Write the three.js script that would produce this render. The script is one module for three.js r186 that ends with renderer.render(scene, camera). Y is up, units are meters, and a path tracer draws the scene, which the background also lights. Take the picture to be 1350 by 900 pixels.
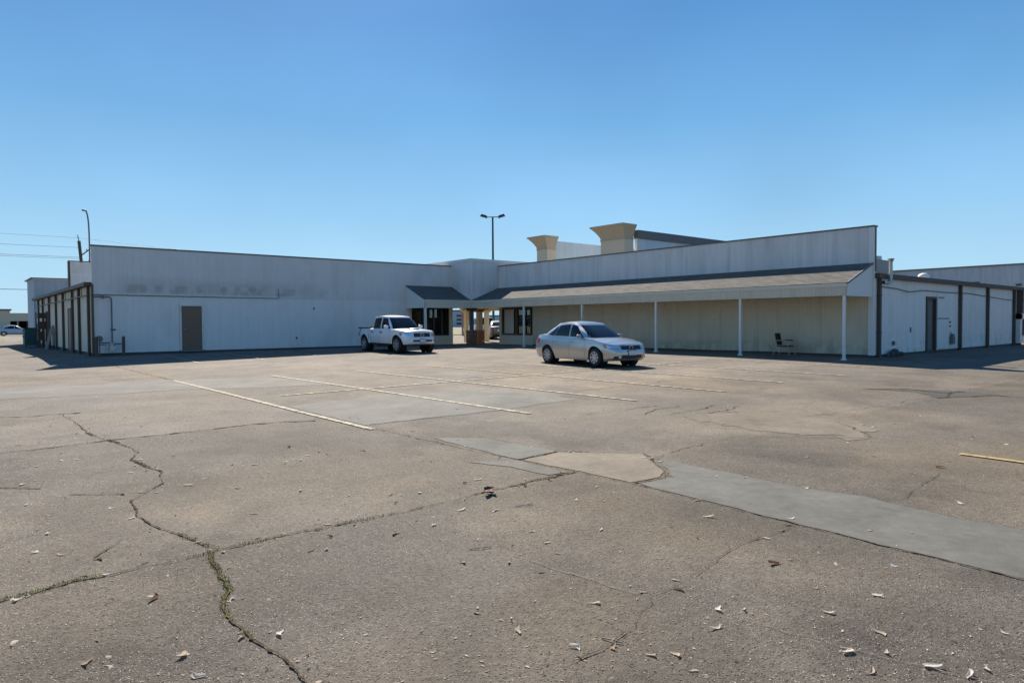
import * as THREE from 'three';
import { mergeGeometries, mergeVertices, toCreasedNormals } from 'three/addons/utils/BufferGeometryUtils.js';

// ---------------------------------------------------------------- camera, sky, sun, exposure
const scene = new THREE.Scene();
const camera = new THREE.PerspectiveCamera(53.49, 1024 / 682, 0.1, 3000);
camera.position.set(0, 1.6, 0);
camera.rotation.order = 'YXZ';
camera.rotation.set(THREE.MathUtils.degToRad(-1.62), THREE.MathUtils.degToRad(-39.9), THREE.MathUtils.degToRad(-0.36));

const SUN = new THREE.Vector3(0.31, 0.628, -0.714).normalize();
function smooth(a, b, x) { const t = Math.min(1, Math.max(0, (x - a) / (b - a))); return t * t * (3 - 2 * t); }
function lerp(a, b, t) { return a + (b - a) * t; }
{
  const W = 1024, H = 512, data = new Float32Array(W * H * 4), d = new THREE.Vector3();
  // clear winter sky: colour by elevation (degrees), a little paler round the sun
  const stops = [[-90, 0.40, 0.54, 0.68], [-3, 0.44, 0.64, 0.82], [0, 0.55, 0.80, 0.955], [4, 0.445, 0.735, 0.95], [9, 0.315, 0.61, 0.915], [16, 0.175, 0.445, 0.80], [24, 0.098, 0.305, 0.66], [34, 0.068, 0.225, 0.55], [55, 0.055, 0.19, 0.50], [90, 0.05, 0.17, 0.46]];
  for (let j = 0; j < H; j++) for (let i = 0; i < W; i++) {
    const el = ((j + 0.5) / H - 0.5) * Math.PI, az = ((i + 0.5) / W - 0.5) * 2 * Math.PI;
    d.set(Math.cos(el) * Math.cos(az), Math.sin(el), Math.cos(el) * Math.sin(az));
    const e = el * 180 / Math.PI; let k = 0; while (k < stops.length - 2 && e > stops[k + 1][0]) k++;
    const a = stops[k], b = stops[k + 1], t = Math.min(1, Math.max(0, (e - a[0]) / (b[0] - a[0])));
    const c = Math.max(-1, Math.min(1, d.dot(SUN))), ang = Math.acos(c) * 180 / Math.PI;
    const glow = 0.075 * Math.exp(-ang / 26) + 0.7 * Math.exp(-ang / 5);
    const o = (j * W + i) * 4, away = (1.0 - 0.14 * smooth(25, 110, ang)) * (1 + 0.17 * (fbm(az * 4 + 9, e * 0.10 + 3, 5) - 0.5));
    for (let q = 0; q < 3; q++) data[o + q] = 0.5 * lerp(a[q + 1], b[q + 1], t) * away + 0.5 * glow * [0.8, 0.85, 0.9][q] * (el > 0 ? 1 : 0.5);
    data[o + 3] = 1;
  }
  const sky = new THREE.DataTexture(data, W, H, THREE.RGBAFormat, THREE.FloatType);
  sky.mapping = THREE.EquirectangularReflectionMapping; sky.magFilter = THREE.LinearFilter; sky.minFilter = THREE.LinearFilter; sky.needsUpdate = true;
  scene.background = sky; scene.environment = sky;
}
const sun = new THREE.DirectionalLight(new THREE.Color().setRGB(1, 0.92, 0.80), 4.9);
sun.position.copy(SUN).multiplyScalar(120).add(new THREE.Vector3(15, 0, -20));
sun.target.position.set(15, 0, -20); scene.add(sun, sun.target);
sun.castShadow = true; sun.shadow.mapSize.set(4096, 4096); sun.shadow.bias = -0.0005;
Object.assign(sun.shadow.camera, { left: -60, right: 60, top: 60, bottom: -60, near: 1, far: 320 });
const renderer = new THREE.WebGLRenderer({ antialias: true });
renderer.setSize(1024, 682);
renderer.shadowMap.enabled = true;
renderer.toneMapping = THREE.LinearToneMapping;
renderer.toneMappingExposure = 2.0;

// ---------------------------------------------------------------- helpers
function rng(seed) { let s = seed >>> 0; return () => { s = (s + 0x6D2B79F5) >>> 0; let t = Math.imul(s ^ (s >>> 15), 1 | s); t = (t + Math.imul(t ^ (t >>> 7), 61 | t)) ^ t; return ((t ^ (t >>> 14)) >>> 0) / 4294967296; }; }
const rand = rng(20481);
function hash2(i, j) { let h = Math.imul(i | 0, 374761393) + Math.imul(j | 0, 668265263); h = Math.imul(h ^ (h >>> 13), 1274126177); return ((h ^ (h >>> 16)) >>> 0) / 4294967296; }
function vnoise(x, y, per = 0) {
  const xi = Math.floor(x), yi = Math.floor(y), fx = x - xi, fy = y - yi, u = fx * fx * (3 - 2 * fx), v = fy * fy * (3 - 2 * fy);
  const w = per ? (n => ((n % per) + per) % per) : (n => n);
  return lerp(lerp(hash2(w(xi), w(yi)), hash2(w(xi + 1), w(yi)), u), lerp(hash2(w(xi), w(yi + 1)), hash2(w(xi + 1), w(yi + 1)), u), v);
}
function fbm(x, y, oct = 4, per = 0) { let s = 0, a = 0.5, n = 0; for (let k = 0; k < oct; k++) { s += a * vnoise(x, y, per); n += a; a *= 0.5; x *= 2; y *= 2; per *= 2; } return s / n; }
const srgb = v => { v = Math.min(1, Math.max(0, v)); return 255 * (v <= 0.0031308 ? v * 12.92 : 1.055 * Math.pow(v, 1 / 2.4) - 0.055); };
function tex(w, h, fn, color = true) {         // fn(i, j) gives linear [r, g, b]
  const d = new Uint8Array(w * h * 4);
  for (let j = 0; j < h; j++) for (let i = 0; i < w; i++) { const c = fn(i, j), o = (j * w + i) * 4; for (let q = 0; q < 3; q++) d[o + q] = color ? srgb(c[q]) : 255 * Math.min(1, Math.max(0, c[q])); d[o + 3] = 255; }
  const t = new THREE.DataTexture(d, w, h, THREE.RGBAFormat, THREE.UnsignedByteType);
  t.wrapS = t.wrapT = THREE.RepeatWrapping; t.magFilter = THREE.LinearFilter; t.minFilter = THREE.LinearMipmapLinearFilter; t.generateMipmaps = true;
  if (color) t.colorSpace = THREE.SRGBColorSpace; t.needsUpdate = true; return t;
}
function mat(rgb, rough = 0.7, o = {}) { const m = new THREE.MeshStandardMaterial({ roughness: rough, metalness: 0, side: THREE.DoubleSide, ...o }); m.color.setRGB(...rgb); return m; }
function paint(rgb, o = {}) { const m = new THREE.MeshPhysicalMaterial({ roughness: 0.4, clearcoat: 1, clearcoatRoughness: 0.05, side: THREE.DoubleSide, ...o }); m.color.setRGB(...rgb); return m; }
const used = {};
function numbered(n) { used[n] = (used[n] ?? -1) + 1; return used[n] ? n + '_' + String(used[n]).padStart(3, '0') : n; }
function tag(o, label, category, group) { o.userData.label = label; o.userData.category = category; if (group) o.userData.group = group; return o; }
function thing(name, label, category, p = [0, 0, 0], turn = 0, group) { const g = new THREE.Group(); g.name = numbered(name); g.position.set(...p); g.rotation.y = turn; scene.add(g); return tag(g, label, category, group); }
function shadows(m) { m.castShadow = true; m.receiveShadow = true; return m; }
function top(name, geo, m, label, category, group) { const o = shadows(new THREE.Mesh(geo, m)); o.name = numbered(name); scene.add(o); return tag(o, label, category, group); }
function struct(name, geo, m) { const o = shadows(new THREE.Mesh(geo, m)); o.name = numbered(name); o.userData.kind = 'structure'; scene.add(o); return o; }
function part(parent, name, geo, m, p) { const o = shadows(new THREE.Mesh(geo, m)); o.name = name; parent.add(o); if (p) o.position.set(...p); return o; }
// a part written in world coordinates under a thing that stands at its own base (no turn)
function wpart(parent, name, geo, m) { let q = parent, x = 0, y = 0, z = 0; while (q && q !== scene) { x += q.position.x; y += q.position.y; z += q.position.z; q = q.parent; } geo.translate(-x, -y, -z); return part(parent, name, geo, m); }
const clean = g => { g = g.index ? g.toNonIndexed() : g; for (const k of Object.keys(g.attributes)) if (!['position', 'normal', 'uv'].includes(k)) g.deleteAttribute(k); return g; };
const merge = a => mergeGeometries(a.map(clean));
function bx(x0, x1, y0, y1, z0, z1) { const g = new THREE.BoxGeometry(Math.abs(x1 - x0), Math.abs(y1 - y0), Math.abs(z1 - z0)); g.translate((x0 + x1) / 2, (y0 + y1) / 2, (z0 + z1) / 2); return g; }
function cyl(r0, r1, h, x, y, z, seg = 14) { const g = new THREE.CylinderGeometry(r1, r0, h, seg); g.translate(x, y + h / 2, z); return g; }
function tube(pts, r, seg = 8, n) { const c = new THREE.CatmullRomCurve3(pts.map(p => new THREE.Vector3(...p)), false, 'catmullrom', 0.1); return new THREE.TubeGeometry(c, n || Math.max(2, pts.length * 4), r, seg, false); }
function rod(a, b, r, seg = 8) { const A = new THREE.Vector3(...a), B = new THREE.Vector3(...b), d = B.clone().sub(A), g = new THREE.CylinderGeometry(r, r, d.length(), seg); g.applyQuaternion(new THREE.Quaternion().setFromUnitVectors(new THREE.Vector3(0, 1, 0), d.clone().normalize())); g.translate(...A.add(B).multiplyScalar(0.5).toArray()); return g; }
function grid(nu, nv, fn, uvfn) {               // fn(u, v) in 0..1 gives a point
  const P = [], U = [], I = [];
  for (let j = 0; j <= nv; j++) for (let i = 0; i <= nu; i++) { P.push(...fn(i / nu, j / nv)); U.push(...(uvfn ? uvfn(i / nu, j / nv) : [i / nu, j / nv])); }
  for (let j = 0; j < nv; j++) for (let i = 0; i < nu; i++) { const a = j * (nu + 1) + i, b = a + 1, c = a + nu + 1, d = c + 1; I.push(a, b, d, a, d, c); }
  const g = new THREE.BufferGeometry(); g.setAttribute('position', new THREE.Float32BufferAttribute(P, 3)); g.setAttribute('uv', new THREE.Float32BufferAttribute(U, 2)); g.setIndex(I); g.computeVertexNormals(); return g;
}

// ---------------------------------------------------------------- the lay of the land: a gently falling car park
const CP = [[0, 0, 0], [-10, -10, 0], [0, -15, 0], [2.5, -29, 0], [-2, -36, .05], [5, -35.1, .2], [12, -35.1, .23], [20, -35.1, .24], [26, -34, .25], [16, -28, .18], [9, -28, .08], [16, -15, .12], [26.5, -20, .24], [26.5, -10.7, .2], [24.5, -6.3, .08], [12, 0, 0], [5, -15, .03], [10, -20, .08], [36, -10.7, .2], [50, -10.7, .2], [40, -4, .08], [0, -60, .12], [60, -60, .25], [-60, -60, .05], [60, 20, 0], [-60, 20, 0], [30, -45, .25], [-30, -30, 0], [3, -45, .15], [30, -60, .25]];
const phi = (dx, dz) => Math.sqrt(dx * dx + dz * dz + 4);
const RW = (() => {
  const n = CP.length, A = CP.map(p => [...CP.map(q => phi(p[0] - q[0], p[1] - q[1])), p[2] - 0.1]);
  for (let i = 0; i < n; i++) { let m = i; for (let r = i + 1; r < n; r++) if (Math.abs(A[r][i]) > Math.abs(A[m][i])) m = r; [A[i], A[m]] = [A[m], A[i]]; for (let r = 0; r < n; r++) if (r !== i) { const f = A[r][i] / A[i][i]; for (let c = i; c <= n; c++) A[r][c] -= f * A[i][c]; } }
  return A.map((r, i) => r[n] / r[i]);
})();
function gy0(x, z) { let s = 0.1; for (let i = 0; i < CP.length; i++) s += RW[i] * phi(CP[i][0] - x, CP[i][1] - z); return s; }
function gy(x, z) { const r = Math.hypot(x - 10, z + 20), k = r > 75 ? 75 / r : 1; const y = gy0(10 + (x - 10) * k, -20 + (z + 20) * k); return r > 75 ? lerp(y, 0.1, smooth(75, 140, r)) : y; }

// ---------------------------------------------------------------- ground materials
const asphaltTex = (() => {
  const N = 1024, a = new Float32Array(N * N), h = new Float32Array(N * N), t = new Float32Array(N * N), r = rng(7);
  for (let j = 0; j < N; j++) for (let i = 0; i < N; i++) { const n = fbm(i / 8, j / 8, 3, N / 8), m = fbm(i / 64, j / 64, 3, N / 64); a[j * N + i] = 0.55 + 0.55 * n + 0.25 * m + (r() - 0.5) * 0.5; h[j * N + i] = 0.35 + 0.3 * n + 0.1 * r(); }
  for (let k = 0; k < 60000; k++) {            // stones in the worn surface
    const x = r() * N | 0, y = r() * N | 0, q = r(), s = q < 0.05 ? 3 : q < 0.35 ? 2 : 1, v = r() < 0.55 ? 0.25 + 0.35 * r() : 1.4 + 1.0 * r(), w = (r() - 0.45) * 0.12;
    for (let dy = 0; dy < s; dy++) for (let dx = 0; dx < s; dx++) { const o = ((y + dy) % N) * N + (x + dx) % N; a[o] = v; t[o] = w; h[o] = v > 1 ? 0.95 : 0.1; }
  }
  for (let k = 0; k < 5200; k++) { const x = r() * N | 0, y = r() * N | 0, v = 2.3 + 1.6 * r(); const s = r() < 0.2 ? 2 : 1; for (let dx = 0; dx < s; dx++) { const o = y * N + (x + dx) % N; a[o] = v; h[o] = 1; } }  // near-white specks painted in as glints on the stones
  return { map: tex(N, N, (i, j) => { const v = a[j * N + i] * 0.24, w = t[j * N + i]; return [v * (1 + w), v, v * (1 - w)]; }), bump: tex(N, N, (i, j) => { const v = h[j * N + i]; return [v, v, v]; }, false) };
})();
const GT = 3.1;                                 // metres per repeat
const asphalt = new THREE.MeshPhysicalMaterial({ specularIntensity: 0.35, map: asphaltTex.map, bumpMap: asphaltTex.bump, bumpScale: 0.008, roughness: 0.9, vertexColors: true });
// worn colour of the old asphalt: warm grey, browner and sandier in places
const tints = [ // x, z, radius, brightness, warmth
  [11.5, -5.2, 2.2, 1.14, 0.05], [9.5, -6.2, 1.6, 1.10, 0.05], [14, -12, 5, 1.05, 0.05], [8.5, -1.8, 2.4, 0.97, 0.05], [4.2, -2.6, 0.8, 1.08, 0.02], [4.4, -1.6, 0.9, 1.10, 0.02],
  [2.6, -2.6, 0.5, 0.90, 0.03], [3.35, -1.5, 0.35, 0.84, 0], [3.0, -3.1, 0.35, 0.86, 0], [1.1, -3.6, 0.5, 0.93, -0.01], [2.4, -1.7, 0.6, 0.86, 0], [1.9, -3.7, 0.6, 0.92, 0], [4.0, -3.1, 0.5, 1.05, 0.02],
  [3.4, -4.0, 0.6, 1.06, 0.02], [0.4, -3.4, 0.8, 0.92, 0.0], [7.6, -3.9, 0.7, 0.90, -0.03], [10.2, -7.4, 1.2, 0.88, -0.03], [6.6, -10.5, 1.6, 1.05, -0.05], [9.0, -11.2, 2.0, 1.04, -0.05], [3.3, -8.2, 1.8, 0.97, 0], [3, -24, 4, 1.02, 0.04], [20, -5, 3, 1.04, 0.05]];
// slabs between the old joints differ in tone, darker nearer the camera
function slabTone(x, z) {
  const jx = 5.06 + 0.03 * (vnoise(z * 9, 3) - 0.5), j1 = -4.96, j2 = -10.66;
  if (x < jx) return z > j1 ? 0.61 : z > j2 ? 0.73 : 0.97;
  return z > j1 ? 0.74 : z > j2 ? 0.87 : 1.02;
}
function groundTint(x, z) {
  let b = 0.60 + 0.38 * fbm(x * 0.33 + 9, z * 0.33, 4) + 0.46 * fbm(x * 1.3 + 3, z * 1.3 + 7, 5) + 0.14 * (fbm(x * 0.09, z * 0.09 + 4, 2) - 0.5), w = 0.02 + 0.12 * (fbm(x * 0.45 + 31, z * 0.45 + 5, 3) - 0.5);
  const e = 0.6 * (fbm(x * 1.1 + 50, z * 1.1, 3) - 0.5);
  for (const [tx, tz, r, tb, tw] of tints) { const d = Math.hypot(x - tx, z - tz) / r + e; if (d < 1.1) { const k = 1 - smooth(0.55, 1.1, d); b *= lerp(1, tb, k); w += tw * k; } }
  const blot = smooth(0.62, 0.70, fbm(x * 0.8 + 77, z * 0.8 + 13, 4)); b *= 1 - 0.17 * blot;       // old oil and damp stains
  const pale = smooth(0.60, 0.72, fbm(x * 0.6 + 17, z * 0.6 + 90, 4)); b *= 1 + 0.12 * pale; w += 0.03 * pale;
  b *= 0.56 * slabTone(x, z); return [b * (1.17 + w), b * (1.015 + 0.1 * w), b * (0.845 - w)];
}
{
  const ang = [], F = Math.atan2(-0.767, 0.641);
  for (let k = 0; k <= 560; k++) ang.push(F - 0.95 + 1.9 * k / 560);
  for (let k = 1; k < 120; k++) ang.push(F + 0.95 + (Math.PI * 2 - 1.9) * k / 120);
  const rad = [0]; { let r = 0.4; while (r < 1600) { rad.push(r); r *= r < 60 ? 1.019 : 1.12; } }
  const nA = ang.length, P = [], C = [], U = [], I = [];
  for (const r of rad) for (const a of ang) { const x = r * Math.cos(a), z = r * Math.sin(a); P.push(x, gy(x, z), z); U.push(x / GT, z / GT); C.push(...groundTint(x, z)); }
  for (let i = 0; i < rad.length - 1; i++) for (let k = 0; k < nA; k++) { const k2 = (k + 1) % nA, a = i * nA + k, b = i * nA + k2, c = a + nA, d = b + nA; I.push(a, d, b, a, c, d); }
  const g = new THREE.BufferGeometry(); g.setAttribute('position', new THREE.Float32BufferAttribute(P, 3)); g.setAttribute('color', new THREE.Float32BufferAttribute(C, 3)); g.setAttribute('uv', new THREE.Float32BufferAttribute(U, 2)); g.setIndex(I); g.computeVertexNormals();
  const nn = g.attributes.normal; if (nn.getY(nA * 10) < 0) { for (let i = 0; i < I.length; i += 3) { const t = I[i + 1]; I[i + 1] = I[i + 2]; I[i + 2] = t; } g.setIndex(I); g.computeVertexNormals(); }
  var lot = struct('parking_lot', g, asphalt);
}
const smoothCoat = new THREE.MeshPhysicalMaterial({ specularIntensity: 0.4, map: asphaltTex.map.clone(), bumpMap: asphaltTex.bump, bumpScale: 0.0015, roughness: 0.88, vertexColors: true, side: THREE.DoubleSide });
smoothCoat.map = tex(512, 512, (i, j) => { const n = fbm(i / 16, j / 16, 4, 32), m = fbm(i / 64 + 5, j / 64, 3, 8), v = 0.25 * (0.66 + 0.36 * n + 0.32 * m + (hash2(i, j) - 0.5) * 0.26); return [v, v, v]; });
// a sheet draped over the ground: outline in metres, colour, height above the asphalt
function sheet(name, outline, rgb, lift, ragged = 0.05, m = smoothCoat) {
  const pts = []; outline.forEach((p, i) => { const q = outline[(i + 1) % outline.length], L = Math.hypot(q[0] - p[0], q[1] - p[1]), n = Math.max(1, Math.round(L / 0.12)); for (let k = 0; k < n; k++) { const t = k / n, x = lerp(p[0], q[0], t), z = lerp(p[1], q[1], t); pts.push(new THREE.Vector2(x + ragged * (fbm(x * 5, z * 5, 3) - 0.5) * 2, z + ragged * (fbm(x * 5 + 40, z * 5, 3) - 0.5) * 2)); } });
  const tri = THREE.ShapeUtils.triangulateShape(pts, []), P = [], U = [], C = [];
  const put = (a, b, c, d) => { // split until small enough to follow the ground
    const L = Math.max(a.distanceTo(b), b.distanceTo(c), c.distanceTo(a));
    if (L > 0.5 && d < 9) { if (a.distanceTo(b) === L) { const m2 = a.clone().add(b).multiplyScalar(.5); put(a, m2, c, d + 1); put(m2, b, c, d + 1); } else if (b.distanceTo(c) === L) { const m2 = b.clone().add(c).multiplyScalar(.5); put(a, b, m2, d + 1); put(a, m2, c, d + 1); } else { const m2 = a.clone().add(c).multiplyScalar(.5); put(a, b, m2, d + 1); put(m2, b, c, d + 1); } return; }
    const ccw = (b.x - a.x) * (c.y - a.y) - (b.y - a.y) * (c.x - a.x) < 0;
    for (const p of ccw ? [a, b, c] : [a, c, b]) { P.push(p.x, gy(p.x, p.y) + lift, p.y); U.push(p.x / 2.3, p.y / 2.3); const k = 0.74 + 0.52 * fbm(p.x * 1.6 + 8, p.y * 1.6, 4); C.push(rgb[0] * 2.58 * k, rgb[1] * 2.46 * k, rgb[2] * 2.28 * k); }
  };
  for (const [a, b, c] of tri) put(pts[a], pts[b], pts[c], 0);
  const g = new THREE.BufferGeometry(); g.setAttribute('position', new THREE.Float32BufferAttribute(P, 3)); g.setAttribute('uv', new THREE.Float32BufferAttribute(U, 2)); g.setAttribute('color', new THREE.Float32BufferAttribute(C, 3)); g.computeVertexNormals();
  const nn = g.attributes.normal; for (let i = 0; i < nn.count; i++) nn.setXYZ(i, 0, 1, 0);
  return part(lot, name, g, m);
}
const GREY = [0.185, 0.187, 0.178], TAN = [0.27, 0.238, 0.195], DARK = [0.095, 0.094, 0.092];
sheet('concrete_patch', [[5.09, -7.8], [5.63, -7.39], [5.72, -5.97], [5.02, -5.9]], GREY, 0.005, 0.045);
sheet('concrete_patch', [[5.0, -5.91], [5.0, -5.06], [4.74, -5.12], [4.71, -5.7], [4.54, -6.2]], [0.18, 0.175, 0.165], 0.005, 0.06);
sheet('concrete_patch', [[5.06, -5.86], [5.67, -5.9], [6.36, -5.2], [6.08, -4.85], [5.78, -4.42], [5.55, -4.3], [5.14, -4.35], [5.13, -4.97]], TAN, 0.005, 0.03);
sheet('concrete_patch', [[6.31, -4.95], [6.26, -4.54], [6.22, -3.2], [6.3, -2.63], [6.18, -1.83], [6.2, -1.41], [6.15, -1.09], [6.2, 0.6], [5.0, 0.6], [5.0, -0.8], [5.03, -1.14], [5.04, -1.63], [5.08, -2.6], [5.08, -2.93], [5.12, -3.5], [5.16, -4.26], [5.61, -4.22], [5.86, -4.41]], GREY, 0.005, 0.045);
sheet('concrete_patch', [[-4.5, -24.6], [1.28, -21.76], [4.83, -21.21], [8.25, -18.09], [7.4, -16.14], [5.65, -16.68], [4.52, -17.62], [2.35, -17.89], [0.87, -18.28], [-5, -19.4]], [0.215, 0.208, 0.198], 0.004, 0.12);
sheet('concrete_patch', [[4.94, -12.6], [7.45, -12.8], [9.6, -12.4], [9.7, -9.6], [7.55, -9.36], [6.0, -9.42], [4.94, -9.46]], [0.202, 0.200, 0.192], 0.004, 0.06);
sheet('broken_asphalt', [[15.87, -6.46], [16.45, -5.95], [16.9, -4.94], [16.62, -4.17], [15.87, -4.49], [15.13, -4.88], [15.99, -5.61], [15.88, -6.05]], DARK, 0.005, 0.1);
sheet('sand_drift', [[9.2, -6.4], [10.6, -6.6], [11.6, -5.6], [11.0, -4.7], [10.2, -4.1], [9.4, -4.0], [8.9, -4.9]], [0.225, 0.196, 0.158], 0.004, 0.45);

// painted bay lines, worn
const lineTex = tex(256, 256, (i, j) => { const n = 0.6 * fbm(i / 10, j / 10, 4) + 0.4 * fbm(i / 40, j / 40 + 7, 2); return n > 0.525 ? [0.15, 0.13, 0.105] : [0.40 + 0.1 * n, 0.34 + 0.08 * n, 0.205 + 0.05 * n]; });
const linePaint = new THREE.MeshStandardMaterial({ map: lineTex, roughness: 0.85, side: THREE.DoubleSide });
const ochreTex = tex(128, 128, (i, j) => { const n = fbm(i / 8, j / 8, 4); return n > 0.68 ? [0.18, 0.15, 0.11] : [0.36, 0.235 + 0.05 * n, 0.085]; });
const ochrePaint = new THREE.MeshStandardMaterial({ map: ochreTex, roughness: 0.85, side: THREE.DoubleSide });
function ribbon(a, b, w, lift, jag = 0.006) {
  const L = Math.hypot(b[0] - a[0], b[1] - a[1]), n = Math.max(2, Math.ceil(L / 0.25)), nx = -(b[1] - a[1]) / L, nz = (b[0] - a[0]) / L;
  return grid(1, n, (u, v) => { const x = lerp(a[0], b[0], v), z = lerp(a[1], b[1], v), s = (u - 0.5) * w + jag * (fbm(v * L * 6 + u * 30 + a[0], a[1], 2) - 0.5) * 4; return [x + nx * s, gy(x + nx * s, z + nz * s) + lift, z + nz * s]; }, (u, v) => [u * w / 0.9, v * L / 0.9 + a[0] * 0.37]);
}
function up(g) { g.computeVertexNormals(); if (g.attributes.normal.getY(0) < 0 && g.index) { const I = g.index.array; for (let i = 0; i < I.length; i += 3) { const t = I[i + 1]; I[i + 1] = I[i + 2]; I[i + 2] = t; } } const n = g.attributes.normal; for (let i = 0; i < n.count; i++) n.setXYZ(i, 0, 1, 0); return g; }
for (const [x0, z0, x1, z1, w, ochre] of [
  [4.86, -20.6, 4.80, -11.7, 0.10], [4.80, -11.66, 4.82, -9.0, 0.095], [7.42, -20.05, 7.64, -8.67, 0.105], [10.02, -19.78, 10.36, -8.59, 0.105], [12.75, -19.95, 13.02, -8.32, 0.105], [15.38, -19.45, 15.8, -8.49, 0.105], [18.2, -18.4, 18.79, -8.31, 0.105], [21.95, -15.2, 22.08, -8.55, 0.105],
  [5.56, -14.47, 21.66, -14.43, 0.10], [9.15, -2.71, 9.02, 1.2, 0.10, 1], [7.75, -34.3, 7.64, -28.3, 0.10], [10.3, -34.0, 10.15, -28.1, 0.10], [12.9, -34.0, 12.75, -27.6, 0.10]]) part(lot, 'parking_line', up(ribbon([x0, z0], [x1, z1], w, 0.012)), ochre ? ochrePaint : linePaint);

// cracks with soil and moss in them
const crackMat = new THREE.MeshPhysicalMaterial({ specularIntensity: 0.1,  vertexColors: true, roughness: 1, side: THREE.DoubleSide });
function densify(pl, step, wob) { const out = []; for (let i = 0; i < pl.length - 1; i++) { const [x0, z0] = pl[i], [x1, z1] = pl[i + 1], L = Math.hypot(x1 - x0, z1 - z0), n = Math.max(1, Math.round(L / step)); for (let k = 0; k < n; k++) { const t = k / n, x = lerp(x0, x1, t), z = lerp(z0, z1, t); out.push([x + wob * (fbm(x * 7, z * 7 + 3, 3) - 0.5) * 2, z + wob * (fbm(x * 7 + 60, z * 7, 3) - 0.5) * 2]); } } out.push(pl[pl.length - 1]); return out; }
function crack(pl, w, moss = 0, rgb = [0.062, 0.046, 0.030], lift = 0.0085) {
  const far = Math.min(...pl.map(p => Math.hypot(p[0], p[1]))), p = densify(pl, far < 8 ? 0.022 : 0.09, far < 8 ? 0.03 : 0.07), P = [], C = [], I = [];
  p.forEach(([x, z], i) => {
    const a = p[Math.max(0, i - 1)], b = p[Math.min(p.length - 1, i + 1)], L = Math.hypot(b[0] - a[0], b[1] - a[1]) || 1, nx = -(b[1] - a[1]) / L, nz = (b[0] - a[0]) / L;
    const gap = smooth(0.30, 0.48, fbm(x * 3 + 11, z * 3, 3)), ww = w * (0.09 + gap * (0.09 + 0.85 * vnoise(x * 47, z * 47 + 5) ** 2 * vnoise(x * 9, z * 9)));
    const l = ww * (0.3 + vnoise(x * 23 + 9, z * 23)), r = ww * (0.3 + vnoise(x * 23, z * 23 + 70));
    const g = moss * smooth(0.40, 0.55, fbm(x * 2.2, z * 2.2 + 20, 3)), k = 0.7 + 0.7 * hash2(i, p.length), c = [lerp(rgb[0], 0.115, g) * k, lerp(rgb[1], 0.105, g) * k, lerp(rgb[2], 0.038, g) * k];
    for (const s of [-l, r]) { const X = x + nx * s, Z = z + nz * s; P.push(X, gy(X, Z) + lift, Z); C.push(...c); }
    if (i) { const o = i * 2; I.push(o - 2, o - 1, o + 1, o - 2, o + 1, o); }
  });
  const g = new THREE.BufferGeometry(); g.setAttribute('position', new THREE.Float32BufferAttribute(P, 3)); g.setAttribute('color', new THREE.Float32BufferAttribute(C, 3)); g.setIndex(I);
  part(lot, 'crack', up(g), crackMat); return p;
}
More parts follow.
